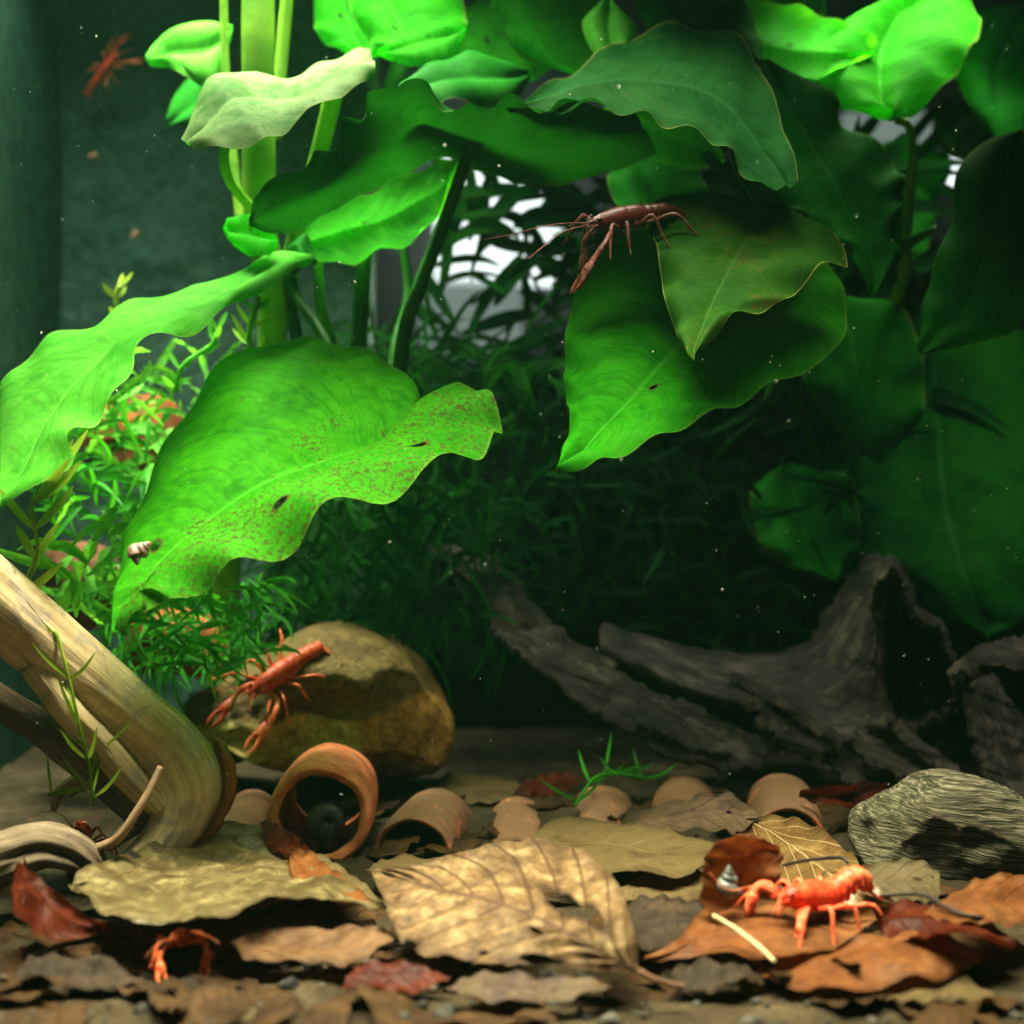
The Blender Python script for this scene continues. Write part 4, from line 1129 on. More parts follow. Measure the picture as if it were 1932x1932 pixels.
# the deep hollow at the side: flange, jagged rim, funnel
loop = np.array([(1655, 1090), (1690, 1072), (1712, 1110), (1738, 1162), (1772, 1180), (1795, 1238), (1803, 1300), (1782, 1346), (1742, 1370), (1692, 1374), (1655, 1345), (1642, 1285), (1642, 1220), (1648, 1150)], dtype=float)
lp = catmull(np.concatenate([loop[-2:], loop, loop[:3]]), 12 * (len(loop) + 4))[24:24 + 12 * len(loop)]
cen = np.array([1716, 1240])
rings = []
for (s_, d_, j_) in ((1.12, 68.5, 10), (1.07, 66.6, 9), (1.02, 65.6, 9), (0.97, 65.5, 8), (0.92, 66.3, 6), (0.86, 68, 5), (0.78, 70, 4), (0.6, 72, 3), (0.35, 73, 2), (0.06, 73.4, 0)):
    r_ = []
    for i, q in enumerate(lp):
        nz_ = vnoise(np.array([i * 0.21, 3.0, 1.0])) + 0.6 * vnoise(np.array([i * 0.55, 8.0, 1.0]))
        dv_ = (q - cen) / np.linalg.norm(q - cen)
        pp = cen + (q - cen) * s_ + dv_ * nz_ * j_
        r_.append(P(pp[0], pp[1], d_ + 0.4 * nz_))
    rings.append(r_)
V = np.array(rings)
V = V + 0.12 * np.stack([fbm(V * 0.9 + 30 * q, 4, 0.6) for q in range(3)], -1)
uvh = np.stack(np.broadcast_arrays((np.arange(len(lp)) / len(lp))[None], (np.arange(len(rings)) * 0.8)[:, None]), -1)
build('hollow', V.reshape(-1, 3), grid_faces(len(rings), len(lp), True), WOOD_DARK, dark, uv=uvh)
plank('splinter', [(1690, 1070, 66.4), (1705, 1110, 66), (1720, 1150, 65.6), (1752, 1176, 65.4), (1775, 1182, 65.4)], [10, 9, 7, 9, 4], 0.25, 0.2, 28, 0.4, 70, 8)
plank('splinter', [(1690, 1362, 64.8), (1715, 1400, 64.4), (1748, 1432, 64.2), (1805, 1464, 64)], [16, 14, 12, 8], 0.3, 0.3, 30, 0.35, 70, 8)
plank('splinter', [(1600, 1385, 65), (1640, 1420, 64.6), (1690, 1450, 64.4), (1745, 1472, 64.2)], [22, 26, 20, 12], 0.3, 0.5, 31, 0.35, 70, 10)
plank('splinter', [(1555, 1412, 64.8), (1590, 1458, 64), (1625, 1495, 63.5)], [16, 18, 14], 0.3, 0.4, 32, 0.35, 60, 8)
plank('splinter', [(1795, 1278, 63.6), (1830, 1258, 63), (1880, 1242, 62.4), (1970, 1240, 62)], [4, 12, 26, 50], 0.35, 0.4, 33, 0.35, 70, 12)
plank('plate', [(1835, 1290, 65), (1870, 1370, 64), (1905, 1460, 63.2), (1950, 1540, 62.6)], [30, 50, 60, 50], 0.5, 0.8, 34, 0.2, 80, 14)


def clay_tube(center, axis, length, r, thick, mat, label, seed, ns=56):
    """hollow hand-made tube with an uneven rim"""
    c, ax = np.array(center, dtype=float), np.array(axis, dtype=float)
    ax /= np.linalg.norm(ax)
    s = np.cross(ax, [0, 0, 1]); s /= np.linalg.norm(s)
    up = np.cross(s, ax)
    prof = [(0.06, r), (0.5, r * 1.02), (0.85, r), (1.0, r * 0.98), (1.0, r - thick), (0.5, r - thick), (0.0, r - thick * 0.98), (-0.012, r - thick * 0.75), (-0.022, r - thick * 0.4), (0.0, r - thick * 0.06)]
    # refine
    pr = []
    for k in range(len(prof)):
        a, b = prof[k], prof[(k + 1) % len(prof)]
        n = 8 if abs(a[0] - b[0]) > 0.2 else 3
        for q in range(n):
            pr.append((a[0] + (b[0] - a[0]) * q / n, a[1] + (b[1] - a[1]) * q / n))
    pr = np.array(pr)
    an = np.linspace(0, 2 * np.pi, ns, endpoint=False)
    V = c + ax * (pr[:, 0] * length)[:, None, None] + (s * np.cos(an)[:, None] + up * np.sin(an)[:, None])[None] * pr[:, 1][:, None, None]
    V = V + 0.05 * np.stack([fbm(V * 0.9 + seed + 10 * k, 4) for k in range(3)], -1)
    K = len(pr)
    f = []
    for i in range(K):
        for j in range(ns):
            f.append((i * ns + j, i * ns + (j + 1) % ns, ((i + 1) % K) * ns + (j + 1) % ns, ((i + 1) % K) * ns + j))
    return build('clay_tube', V.reshape(-1, 3), f, mat, label=label, cat='clay tube', group='clay tubes bedded in the silt')


cc = P(603, 1541, 54.2)
clay_tube(cc, (-0.05, 1.0, -0.02), 6.0, 2.02, 0.46, TERRA, 'bright orange clay tube with a black snail inside its open mouth', 1)
clay_tube(P(778, 1612, 55.2) + np.array([0, 0, -0.1]), (0.14, 0.97, 0.03), 5, 1.62, 0.26, TERRA_SILT, 'silted clay tube with dark open mouth next to the bright orange one', 2)
clay_tube(P(968, 1600, 57) + np.array([0, 0, -0.95]), (0.06, 0.97, 0.16), 4.5, 1.5, 0.25, TERRA_SILT, 'silt covered clay tube behind the big tan leaf', 3)
clay_tube(P(1130, 1580, 58.5) + np.array([0, 0, -0.80]), (0.1, 0.97, 0.16), 4.5, 1.5, 0.25, TERRA_SILT, 'clay tube back under the loose green weed stems', 4)
clay_tube(P(1295, 1560, 60) + np.array([0, 0, -0.75]), (0.1, 0.97, 0.16), 4.5, 1.5, 0.25, TERRA_SILT, 'clay tube behind the ragged dark brown leaf', 5)
clay_tube(P(1488, 1585, 57.5) + np.array([0, 0, 0.0]), (0.12, 0.97, 0.1), 4.5, 1.5, 0.25, TERRA_SILT, 'orange clay tube arching over the long glossy brown leaf', 6)
clay_tube(P(440, 1605, 56.5), (0.0, 0.97, 0.1), 4.5, 1.2, 0.25, TERRA_SILT, 'clay tube between the driftwood foot and the bright orange tube', 7)

# ---------------------------------------------------------------- dead leaves
BEECH = dead_leaf('dead_beech_tan', ((0.05, 0.028, 0.011), (0.165, 0.10, 0.04), (0.37, 0.265, 0.12)), 10, 1.0, (0.07, 0.035, 0.02), 0.8, nsc=1.5, spots=0.75,
                  holes=[(0.30, 0.34, 0.07, 0.05), (0.22, 0.30, 0.045, 0.05), (0.33, 0.62, 0.018, 0.022), (0.30, 0.93, 0.06, 0.07), (0.45, 0.90, 0.012, 0.02), (0.68, 0.99, 0.035, 0.04), (0.06, 0.80, 0.03, 0.2), (0.52, 0.99, 0.05, 0.03)], tfac=0.18)
PALE_DEAD = dead_leaf('dead_yellow_grey', ((0.045, 0.033, 0.013), (0.14, 0.105, 0.042), (0.42, 0.35, 0.15)), 9, 0.9, (0.34, 0.27, 0.13), 0.3, nsc=1.4, spots=0.65,
                      holes=[(0.12, 0.30, 0.022, 0.05), (0.62, 0.10, 0.010, 0.02), (0.68, 0.12, 0.008, 0.018), (0.66, 0.18, 0.009, 0.012)], silt=0.28, rough=0.3, spec=0.5, tfac=0.2)
RED_DEAD = dead_leaf('dead_dark_red', ((0.025, 0.005, 0.002), (0.08, 0.013, 0.004), (0.17, 0.033, 0.009)), 8, 0.9, (0.10, 0.02, 0.01), 0.3, tfac=0.35, rough=0.4)
ORANGE_DEAD = dead_leaf('dead_orange_brown', ((0.075, 0.024, 0.007), (0.20, 0.072, 0.02), (0.33, 0.15, 0.05)), 7, 0.9, (0.25, 0.09, 0.03), 0.25, tfac=0.3, rough=0.45, nsc=0.6, spots=0.25)
OLIVE_DEAD = dead_leaf('dead_olive_silted', ((0.04, 0.026, 0.009), (0.10, 0.066, 0.024), (0.165, 0.115, 0.045)), 9, 0.9, (0.30, 0.2, 0.09), 0.3, silt=0.75, tfac=0.1)
BLACK_DEAD = dead_leaf('dead_blackish', ((0.010, 0.007, 0.004), (0.028, 0.019, 0.011), (0.07, 0.046, 0.024)), 8, 0.9, (0.06, 0.045, 0.025), 0.4, tfac=0.08, rough=0.65, spec=0.1)
RAGGED_DEAD = dead_leaf('dead_ragged_brown', ((0.035, 0.022, 0.014), (0.085, 0.055, 0.036), (0.18, 0.12, 0.07)), 9, 0.9, (0.05, 0.03, 0.02), 0.4,
                        holes=[(0.52, 0.10, 0.03, 0.04), (0.30, 0.35, 0.012, 0.02), (0.62, 0.55, 0.02, 0.02), (0.80, 0.55, 0.03, 0.03)], tfac=0.15, silt=0.25)
GLOSSY_DEAD = dead_leaf('dead_glossy_brown', ((0.06, 0.028, 0.010), (0.16, 0.085, 0.025), (0.36, 0.24, 0.08)), 7, 1.4, (0.52, 0.40, 0.18), 0.8, tfac=0.2, rough=0.25, spec=0.5)
PINK_DEAD = dead_leaf('dead_pinkish', ((0.05, 0.025, 0.010), (0.13, 0.068, 0.026), (0.22, 0.125, 0.055)), 7, 0.9, (0.22, 0.1, 0.06), 0.25, tfac=0.25)
GREY_DEAD = dead_leaf('dead_grey_silted', ((0.05, 0.04, 0.022), (0.12, 0.10, 0.055), (0.25, 0.21, 0.12)), 8, 0.9, (0.12, 0.1, 0.05), 0.3, silt=0.6, holes=[(0.55, 0.45, 0.03, 0.03), (0.7, 0.3, 0.02, 0.02)], tfac=0.15)


def litter(rows, mat, label, stalk_pts=None, sr=0.06, smat=None, **k):
    """dead leaf; a point is (x, y, z) with z the height above the tank floor in cm"""
    rr = []
    for r in rows:
        rr.append([tuple(G(*q)) for q in r])
    k.setdefault('nt', 70); k.setdefault('nv', 18); k.setdefault('rough', 0.12); k.setdefault('rscale', 0.9); k.setdefault('serr', 0.07); k.setdefault('wave', 0.07)
    v, f, u = sheet(rr, pts=False, **k)
    root = thing('dead_leaf', (v[:, 0].mean(), v[:, 1].mean(), v[:, 2].min()), label, 'dead leaf', 'dead leaves on the tank floor')
    build('blade', v, f, mat, root, uv=u)
    if stalk_pts:
        v, f, u = tube([G(*q) for q in stalk_pts], sr, nt=24, ns=8)
        build('stalk', v, f, smat or mat, root, uv=u)
    return root


TWIGMAT = simple('stalk_brown', (0.10, 0.05, 0.025), (0.22, 0.12, 0.06), 1.0, 0.6)
TWIGDARK = simple('stalk_blackish', (0.02, 0.016, 0.013), (0.05, 0.04, 0.03), 1.0, 0.5)
litter([[(1205, 1832, 0.9)],
        [(1196, 1750, 1.9), (1135, 1798, 1.2), (1165, 1836, 0.8)],
        [(1165, 1660, 2.3), (1062, 1758, 1.45), (1060, 1826, 0.7)],
        [(1092, 1602, 2.6), (990, 1724, 1.6), (960, 1822, 0.7)],
        [(1000, 1580, 2.8), (920, 1700, 1.75), (868, 1820, 0.7)],
        [(900, 1597, 2.7), (850, 1684, 1.85), (792, 1802, 0.8)],
        [(810, 1624, 2.5), (788, 1668, 1.95), (752, 1768, 1.1)],
        [(745, 1636, 2.3), (738, 1654, 2.0), (724, 1700, 1.6)],
        [(698, 1640, 2.1)]], BEECH, 'large tan veined leaf with eaten holes in the middle foreground',
       [(1205, 1832, 0.95), (1240, 1850, 0.7), (1290, 1862, 0.5)], 0.08, TWIGMAT, nt=170, nv=44, serr=0.05, sfreq=48, corr=0.10, ncorr=10, slant=1.0, wave=0.06, freq=9, rough=0.06, rscale=1.2, seed=3)
litter([[(128, 1668, 1.4)],
        [(150, 1640, 1.7), (160, 1675, 1.5), (165, 1700, 1.5)],
        [(235, 1612, 1.6), (235, 1670, 1.3), (235, 1742, 1.4)],
        [(335, 1578, 1.3), (330, 1660, 1.15), (330, 1742, 1.5)],
        [(430, 1552, 1.2), (430, 1645, 1.1), (420, 1728, 1.8)],
        [(520, 1560, 1.2), (520, 1635, 1.1), (510, 1700, 2.0)],
        [(590, 1600, 1.2), (600, 1645, 1.1), (600, 1692, 1.9)],
        [(660, 1648, 1.2), (665, 1670, 1.2), (665, 1708, 1.5)],
        [(735, 1712, 1.2)]], PALE_DEAD, 'yellow grey crumpled leaf over the small hiding crayfish', nt=110, nv=34, serr=0.05, sfreq=40, rough=0.17, rscale=1.1, wave=0.06, seed=5)
litter([[(40, 1600, 1.8)], [(60, 1640, 2.2), (40, 1660, 2.2), (20, 1690, 2.2)], [(120, 1690, 1.7), (90, 1710, 1.4), (60, 1760, 1.1)], [(170, 1730, 1.4), (150, 1745, 1.2), (120, 1775, 0.9)], [(228, 1752, 1.0)]],
       RED_DEAD, 'dark red leaf curling up at the side wall', cup=0.15, rough=0.06, seed=7)
litter([[(490, 1552, 1.5)], [(520, 1555, 1.6), (515, 1575, 1.4), (505, 1600, 1.2)], [(560, 1575, 1.6), (552, 1595, 1.3), (540, 1620, 1.1)], [(580, 1600, 1.5), (572, 1612, 1.3), (560, 1625, 1.2)], [(590, 1630, 1.2)]],
       RED_DEAD, 'small ragged red leaf against the bright orange tube', nt=40, nv=12, serr=0.1, seed=8)
litter([[(545, 1600, 1.4)], [(580, 1600, 1.5), (560, 1625, 1.35), (548, 1650, 1.3)], [(620, 1635, 1.4), (600, 1660, 1.3), (575, 1690, 1.3)], [(665, 1668, 1.3), (650, 1685, 1.3), (620, 1702, 1.3)], [(718, 1712, 1.2)]],
       ORANGE_DEAD, 'orange brown leaf sliver between the yellow grey and tan leaves', nt=50, nv=12, cup=0.12, seed=9)
litter([[(430, 1780, 0.9)], [(500, 1755, 1.0), (490, 1785, 0.7), (480, 1815, 0.5)], [(600, 1750, 1.1), (590, 1790, 0.7), (580, 1818, 0.5)], [(690, 1745, 1.2), (680, 1790, 0.8), (660, 1822, 0.6)], [(745, 1770, 1.0)]],
       PINK_DEAD, 'dull brown leaf under the blue grey snail', nt=50, nv=14, rough=0.14, seed=10)
litter([[(1000, 1575, 1.2)], [(1040, 1545, 1.3), (1050, 1590, 1.1), (1060, 1640, 1.2)], [(1120, 1542, 1.3), (1140, 1590, 1.1), (1150, 1650, 1.3)], [(1230, 1560, 1.4), (1240, 1605, 1.2), (1240, 1652, 1.5)], [(1320, 1580, 1.4), (1320, 1610, 1.2), (1320, 1640, 1.4)], [(1385, 1606, 1.2)]],
       OLIVE_DEAD, 'olive brown silty leaf lying flat behind the tan veined leaf', nt=80, nv=22, wave=0.12, freq=3, rough=0.08, seed=11)
litter([[(1160, 1680, 1.0)], [(1230, 1640, 1.2), (1220, 1670, 1.0), (1200, 1700, 0.9)], [(1320, 1640, 1.1), (1310, 1670, 0.9), (1290, 1700, 0.8)], [(1370, 1640, 1.1), (1370, 1665, 0.9), (1360, 1690, 0.8)], [(1430, 1660, 1.0)]],
       OLIVE_DEAD, 'small dusty leaf patch under the olive brown silty leaf', nt=50, nv=12, serr=0.08, seed=12)
litter([[(1160, 1735, 0.7)], [(1200, 1690, 1.2), (1200, 1740, 0.8), (1200, 1785, 0.6)], [(1260, 1685, 1.3), (1260, 1735, 0.9), (1260, 1792, 0.6)], [(1310, 1695, 1.2), (1310, 1735, 0.9), (1310, 1778, 0.7)], [(1348, 1735, 1.0)]],
       BLACK_DEAD, 'blackish pointed leaf tucked behind the tan veined one', nt=50, nv=14, cup=0.1, seed=13)
litter([[(1180, 1560, 1.0)], [(1230, 1525, 1.5), (1235, 1550, 1.3), (1240, 1568, 1.1)], [(1300, 1500, 2.0), (1305, 1535, 1.6), (1310, 1568, 1.3)], [(1370, 1495, 2.1), (1370, 1530, 1.7), (1370, 1570, 1.4)], [(1420, 1520, 1.7), (1415, 1545, 1.5), (1400, 1568, 1.4)], [(1438, 1548, 1.5)]],
       RAGGED_DEAD, 'ragged dark brown leaf with orange showing through its holes', nt=80, nv=22, serr=0.14, sfreq=30, rough=0.12, seed=14)
litter([[(1405, 1545, 1.6)], [(1470, 1535, 1.9), (1440, 1560, 1.5), (1410, 1590, 1.3)], [(1540, 1558, 2.0), (1500, 1600, 1.6), (1460, 1650, 1.3)], [(1600, 1605, 1.9), (1555, 1640, 1.6), (1510, 1690, 1.2)], [(1645, 1660, 1.5), (1610, 1680, 1.4), (1580, 1710, 1.1)], [(1690, 1705, 1.1)]],
       GLOSSY_DEAD, 'long glossy brown leaf with pale veins behind the bright crayfish', nt=90, nv=24, cup=0.2, rough=0.07, seed=15)
litter([[(1215, 1808, 0.5)], [(1280, 1770, 0.8), (1270, 1795, 0.6), (1250, 1815, 0.35)], [(1345, 1690, 1.3), (1345, 1755, 0.9), (1330, 1800, 0.6)], [(1395, 1640, 1.9), (1420, 1725, 1.1), (1400, 1800, 0.8)], [(1480, 1690, 1.4), (1490, 1740, 1.0), (1480, 1808, 0.8)], [(1560, 1680, 1.2), (1560, 1735, 1.0), (1550, 1790, 0.8)], [(1630, 1695, 1.1), (1625, 1730, 1.0), (1610, 1765, 0.9)], [(1655, 1735, 1.0)]],
       ORANGE_DEAD, 'orange brown leaf carrying the bright orange crayfish', nt=100, nv=26, wave=0.08, freq=4, rough=0.10, seed=16)
litter([[(1360, 1745, 1.0)], [(1322, 1700, 1.6), (1380, 1715, 1.2), (1450, 1700, 1.3)], [(1322, 1650, 2.3), (1400, 1660, 2.0), (1470, 1655, 2.0)], [(1335, 1605, 3.0), (1405, 1610, 2.8), (1476, 1610, 2.6)], [(1375, 1580, 3.4), (1410, 1582, 3.3), (1455, 1590, 3.0)], [(1415, 1577, 3.4)]],
       ORANGE_DEAD, 'upright rounded orange brown leaf with a grey snail on it', nt=70, nv=20, cup=0.1, rough=0.09, seed=17)
litter([[(1430, 1840, 0.2)], [(1500, 1805, 0.5), (1490, 1830, 0.4), (1480, 1860, 0.3)], [(1600, 1780, 0.8), (1590, 1820, 0.6), (1580, 1870, 0.4)], [(1700, 1755, 1.0), (1700, 1800, 0.8), (1700, 1850, 0.5)], [(1800, 1770, 0.8), (1800, 1810, 0.7), (1790, 1845, 0.4)], [(1880, 1800, 0.4)]],
       ORANGE_DEAD, 'orange brown leaf at the very front beside the gravel', nt=80, nv=22, wave=0.12, freq=4, rough=0.1, seed=18)
litter([[(1655, 1740, 1.2)], [(1690, 1700, 1.4), (1680, 1735, 1.2), (1675, 1770, 0.9)], [(1770, 1705, 1.4), (1760, 1735, 1.3), (1740, 1770, 1.2)], [(1850, 1720, 1.3), (1830, 1750, 1.3), (1800, 1760, 1.6)], [(1920, 1780, 0.9)]],
       RED_DEAD, 'red brown leaf with a curled shiny rim near the wood block', nt=70, nv=18, cup=0.12, rough=0.09, seed=19)
litter([[(1740, 1720, 1.3)], [(1790, 1690, 1.6), (1785, 1715, 1.4), (1785, 1740, 1.3)], [(1850, 1655, 2.0), (1850, 1700, 1.6), (1850, 1740, 1.3)], [(1920, 1650, 2.0), (1920, 1700, 1.5), (1920, 1750, 1.2)], [(1990, 1700, 1.4)]],
       ORANGE_DEAD, 'tan leaf propped up next to the wood block', [(1660, 1690, 1.2), (1740, 1688, 1.6), (1790, 1715, 1.5), (1840, 1730, 1.4), (1900, 1730, 1.2)], 0.06, TWIGDARK, nt=60, nv=14, rough=0.1, seed=20)
litter([[(1610, 1660, 1.0)], [(1650, 1628, 1.2), (1655, 1665, 1.0), (1670, 1700, 0.9)], [(1720, 1622, 1.4), (1720, 1660, 1.1), (1720, 1702, 0.9)], [(1768, 1640, 1.3), (1765, 1670, 1.1), (1760, 1700, 0.9)], [(1776, 1685, 1.0)]],
       GREY_DEAD, 'grey silty leaf with a hole leaning on the wood block', nt=60, nv=18, rough=0.08, seed=21)
litter([[(1508, 1500, 1.8)], [(1530, 1485, 2.1), (1530, 1500, 1.7), (1530, 1512, 1.5)], [(1600, 1478, 2.1), (1600, 1500, 1.5), (1590, 1528, 1.1)], [(1650, 1474, 2.0), (1650, 1490, 1.6), (1640, 1512, 1.2)], [(1684, 1478, 1.8)]],
       RED_DEAD, 'dull red leaf in the shade beyond the orange clay tube', nt=50, nv=14, wave=0.1, freq=3, seed=22)
litter([[(1120, 1448, 1.2)], [(1180, 1438, 1.4), (1190, 1462, 0.9), (1190, 1480, 0.6)], [(1270, 1445, 1.3), (1270, 1468, 0.9), (1265, 1490, 0.6)], [(1350, 1462, 1.0), (1345, 1478, 0.8), (1340, 1492, 0.6)], [(1435, 1482, 0.8)]],
       GREY_DEAD, 'long brown skeleton leaf at the rear under the dark driftwood', nt=60, nv=14, serr=0.1, rough=0.12, seed=23)
litter([[(962, 1502, 0.9)], [(1000, 1470, 1.4), (1005, 1490, 1.1), (1010, 1505, 0.8)], [(1060, 1455, 1.6), (1060, 1478, 1.2), (1060, 1500, 0.8)], [(1100, 1465, 1.3)]],
       RED_DEAD, 'shaded maroon leaf at the rear by the loose green weed', nt=40, nv=12, seed=24)
litter([[(780, 1470, 0.5)], [(850, 1462, 0.6), (850, 1490, 0.5), (850, 1510, 0.4)], [(950, 1470, 0.6), (940, 1495, 0.5), (930, 1520, 0.4)], [(1020, 1500, 0.4)]],
       OLIVE_DEAD, 'flat silt brown leaf in the shade behind the clay tubes', nt=40, nv=12, seed=25)
litter([[(1640, 1880, 0.1)], [(1700, 1830, 0.3), (1700, 1860, 0.2), (1700, 1890, 0.1)], [(1800, 1835, 0.3), (1800, 1865, 0.2), (1800, 1895, 0.1)], [(1880, 1870, 0.2)]], OLIVE_DEAD, 'half buried silty leaf at the front rim of the gravel', nt=40, nv=10, seed=26)
litter([[(840, 1862, 0.3)], [(900, 1838, 0.5), (900, 1860, 0.4), (900, 1890, 0.2)], [(1000, 1840, 0.6), (1000, 1865, 0.4), (1000, 1890, 0.2)], [(1090, 1840, 0.6), (1090, 1862, 0.4), (1090, 1880, 0.3)], [(1180, 1856, 0.4)]],
       RAGGED_DEAD, 'ragged brown leaf scrap lying in front of the large veined leaf', nt=50, nv=14, serr=0.12, seed=27)
litter([[(220, 1752, 0.7)], [(300, 1742, 1.0), (300, 1765, 0.7), (300, 1790, 0.4)], [(450, 1728, 1.1), (450, 1755, 0.7), (450, 1795, 0.4)], [(580, 1722, 1.0), (580, 1750, 0.7), (570, 1782, 0.5)], [(660, 1735, 0.8)]],
       BLACK_DEAD, 'blackish leaf in the shade under the yellow grey crumpled leaf', nt=50, nv=12, serr=0.12, rough=0.2, rscale=1.3, seed=31)
litter([[(690, 1640, 0.5)], [(730, 1618, 0.6), (735, 1640, 0.5), (740, 1660, 0.4)], [(830, 1616, 0.6), (830, 1640, 0.5), (830, 1660, 0.4)], [(910, 1620, 0.6)]],
       OLIVE_DEAD, 'dusty leaf before the silted clay tube with dark mouth', nt=40, nv=12, rough=0.12, seed=32)
litter([[(1560, 1600, 0.6)], [(1590, 1570, 0.9), (1595, 1590, 0.7), (1600, 1612, 0.5)], [(1660, 1572, 0.9), (1660, 1600, 0.6), (1660, 1625, 0.4)], [(1720, 1600, 0.6)]],
       BLACK_DEAD, 'shadowed dark leaf between the glossy leaf and the wood block', nt=40, nv=12, serr=0.12, rough=0.2, rscale=1.3, seed=33)
litter([[(1240, 1850, 0.3)], [(1290, 1812, 0.5), (1290, 1835, 0.35), (1290, 1860, 0.2)], [(1380, 1815, 0.5), (1380, 1838, 0.35), (1380, 1865, 0.2)], [(1450, 1840, 0.3)]],
       BLACK_DEAD, 'black rotting leaf under the orange brown leaf at the front', nt=40, nv=12, serr=0.12, rough=0.2, rscale=1.3, seed=34)
litter([[(640, 1860, 0.3)], [(680, 1822, 0.5), (690, 1840, 0.4), (700, 1870, 0.2)], [(770, 1818, 0.6), (780, 1840, 0.4), (780, 1875, 0.2)], [(850, 1845, 0.4)]],
       RED_DEAD, 'small dark red leaf scrap in front of the large tan leaf', nt=40, nv=12, serr=0.12, rough=0.14, seed=35)
litter([[(20, 1850, 0.3)], [(70, 1800, 0.6), (80, 1830, 0.4), (80, 1865, 0.2)], [(180, 1805, 0.6), (180, 1832, 0.4), (180, 1870, 0.2)], [(270, 1845, 0.3)]],
       BLACK_DEAD, 'black leaf lying in front of the dark red leaf', nt=40, nv=12, serr=0.12, rough=0.2, rscale=1.3, seed=36)
v, f, u = tube([G(1345, 1728, 1.6), G(1390, 1755, 1.3), G(1430, 1785, 1.1), G(1462, 1815, 0.9)], [0.07, 0.08, 0.07, 0.06], nt=24, ns=8, amp=0.1)
tw2 = thing('twig', (v[:, 0].mean(), v[:, 1].mean(), v[:, 2].min()), 'pale straw coloured stalk lying on the orange brown leaf', 'twig')
build('shaft', v, f, simple('straw', (0.45, 0.34, 0.15), (0.62, 0.5, 0.26), 2.0, 0.5), tw2, uv=u)
v, f, u = tube([G(1478, 1632, 2.0), G(1530, 1622, 2.0), G(1585, 1618, 2.0), G(1600, 1628, 1.9)], [0.05, 0.06, 0.07, 0.05], nt=20, ns=8)
tw3 = thing('twig', (v[:, 0].mean(), v[:, 1].mean(), v[:, 2].min()), 'short black stalk lying across the glossy brown leaf', 'twig')
build('shaft', v, f, TWIGDARK, tw3, uv=u)

# rotten fragments packed between the leaves, too many to count
fm = Mesh()
for k in range(150):
    if k < 95:
        x, y = RNG.uniform(-17, 18), RNG.uniform(35.5, 47)
    else:
        x, y = RNG.uniform(-8, 15), RNG.uniform(47, 66)
    z = float(ground_z(np.array([x]), np.array([y]))[0]) + RNG.uniform(0.0, 0.35)
    L, W, an = RNG.uniform(1.0, 2.3), RNG.uniform(0.5, 1.25), RNG.uniform(0, 6.28)
    ax_ = np.array([math.cos(an), math.sin(an), RNG.uniform(-0.25, 0.3)])
    sd_ = np.array([-math.sin(an), math.cos(an), RNG.uniform(-0.35, 0.35)])
    rows = []
    for q, wq in ((-1, 0.05), (-0.6, 0.7), (0, 1.0), (0.55, 0.75), (1, 0.1)):
        c_ = np.array([x, y, z]) + ax_ * L * q
        rows.append([tuple(c_ - sd_ * W * wq * RNG.uniform(0.6, 1.2)), tuple(c_ + np.array([0, 0, RNG.uniform(-0.05, 0.12)])), tuple(c_ + sd_ * W * wq * RNG.uniform(0.6, 1.2))])
    v, f, u = sheet(rows, nt=26, nv=8, serr=0.12, sfreq=18, rough=0.12, rscale=1.1, wave=0.1, freq=3, corr=0.03, ncorr=8, seed=k * 0.37, pts=False)
    v[:, 2] = np.maximum(v[:, 2], -0.6)
    fm.add(v, f, u)
fm.build('leaf_litter', dead_leaf('dead_fragments', ((0.012, 0.007, 0.003), (0.05, 0.026, 0.008), (0.15, 0.075, 0.022)), 7, 0.9, (0.03, 0.02, 0.01), 0.4, tfac=0.12, silt=0.0, spec=0.1, rough=0.7, nsc=0.5), kind='stuff', label='rotten brown leaf fragments packed between the whole leaves')

# gravel at the front rim
gm = Mesh()
for k in range(420):
    x, y = RNG.uniform(-20, 20), RNG.uniform(35.5, 43.5)
    r = 0.07 + 0.28 * RNG.random() ** 2.5
    z = float(ground_z(np.array([x]), np.array([y]))[0])
    v, f = ball((x, y, z + r * 0.1), (r, r * RNG.uniform(0.7, 1.2), r * 0.7), 8)
    v = v + r * 0.5 * np.stack([vnoise(v * 4 + q * 9) for q in range(3)], -1)
    gm.add(v, f)
gm.build('gravel', simple('gravel_shaded_dark', (0.012, 0.012, 0.010), (0.09, 0.085, 0.065), 1.0, 0.7, 0.2), kind='stuff', label='dark mixed gravel along the front of the tank floor')  # pebble colours also darkened for the shadow under the front leaves

# ---------------------------------------------------------------- crayfish


def xform(v, Mx):
    v = np.asarray(v).reshape(-1, 3)
    A = np.array(Mx)
    return v @ A[:3, :3].T + A[:3, 3]


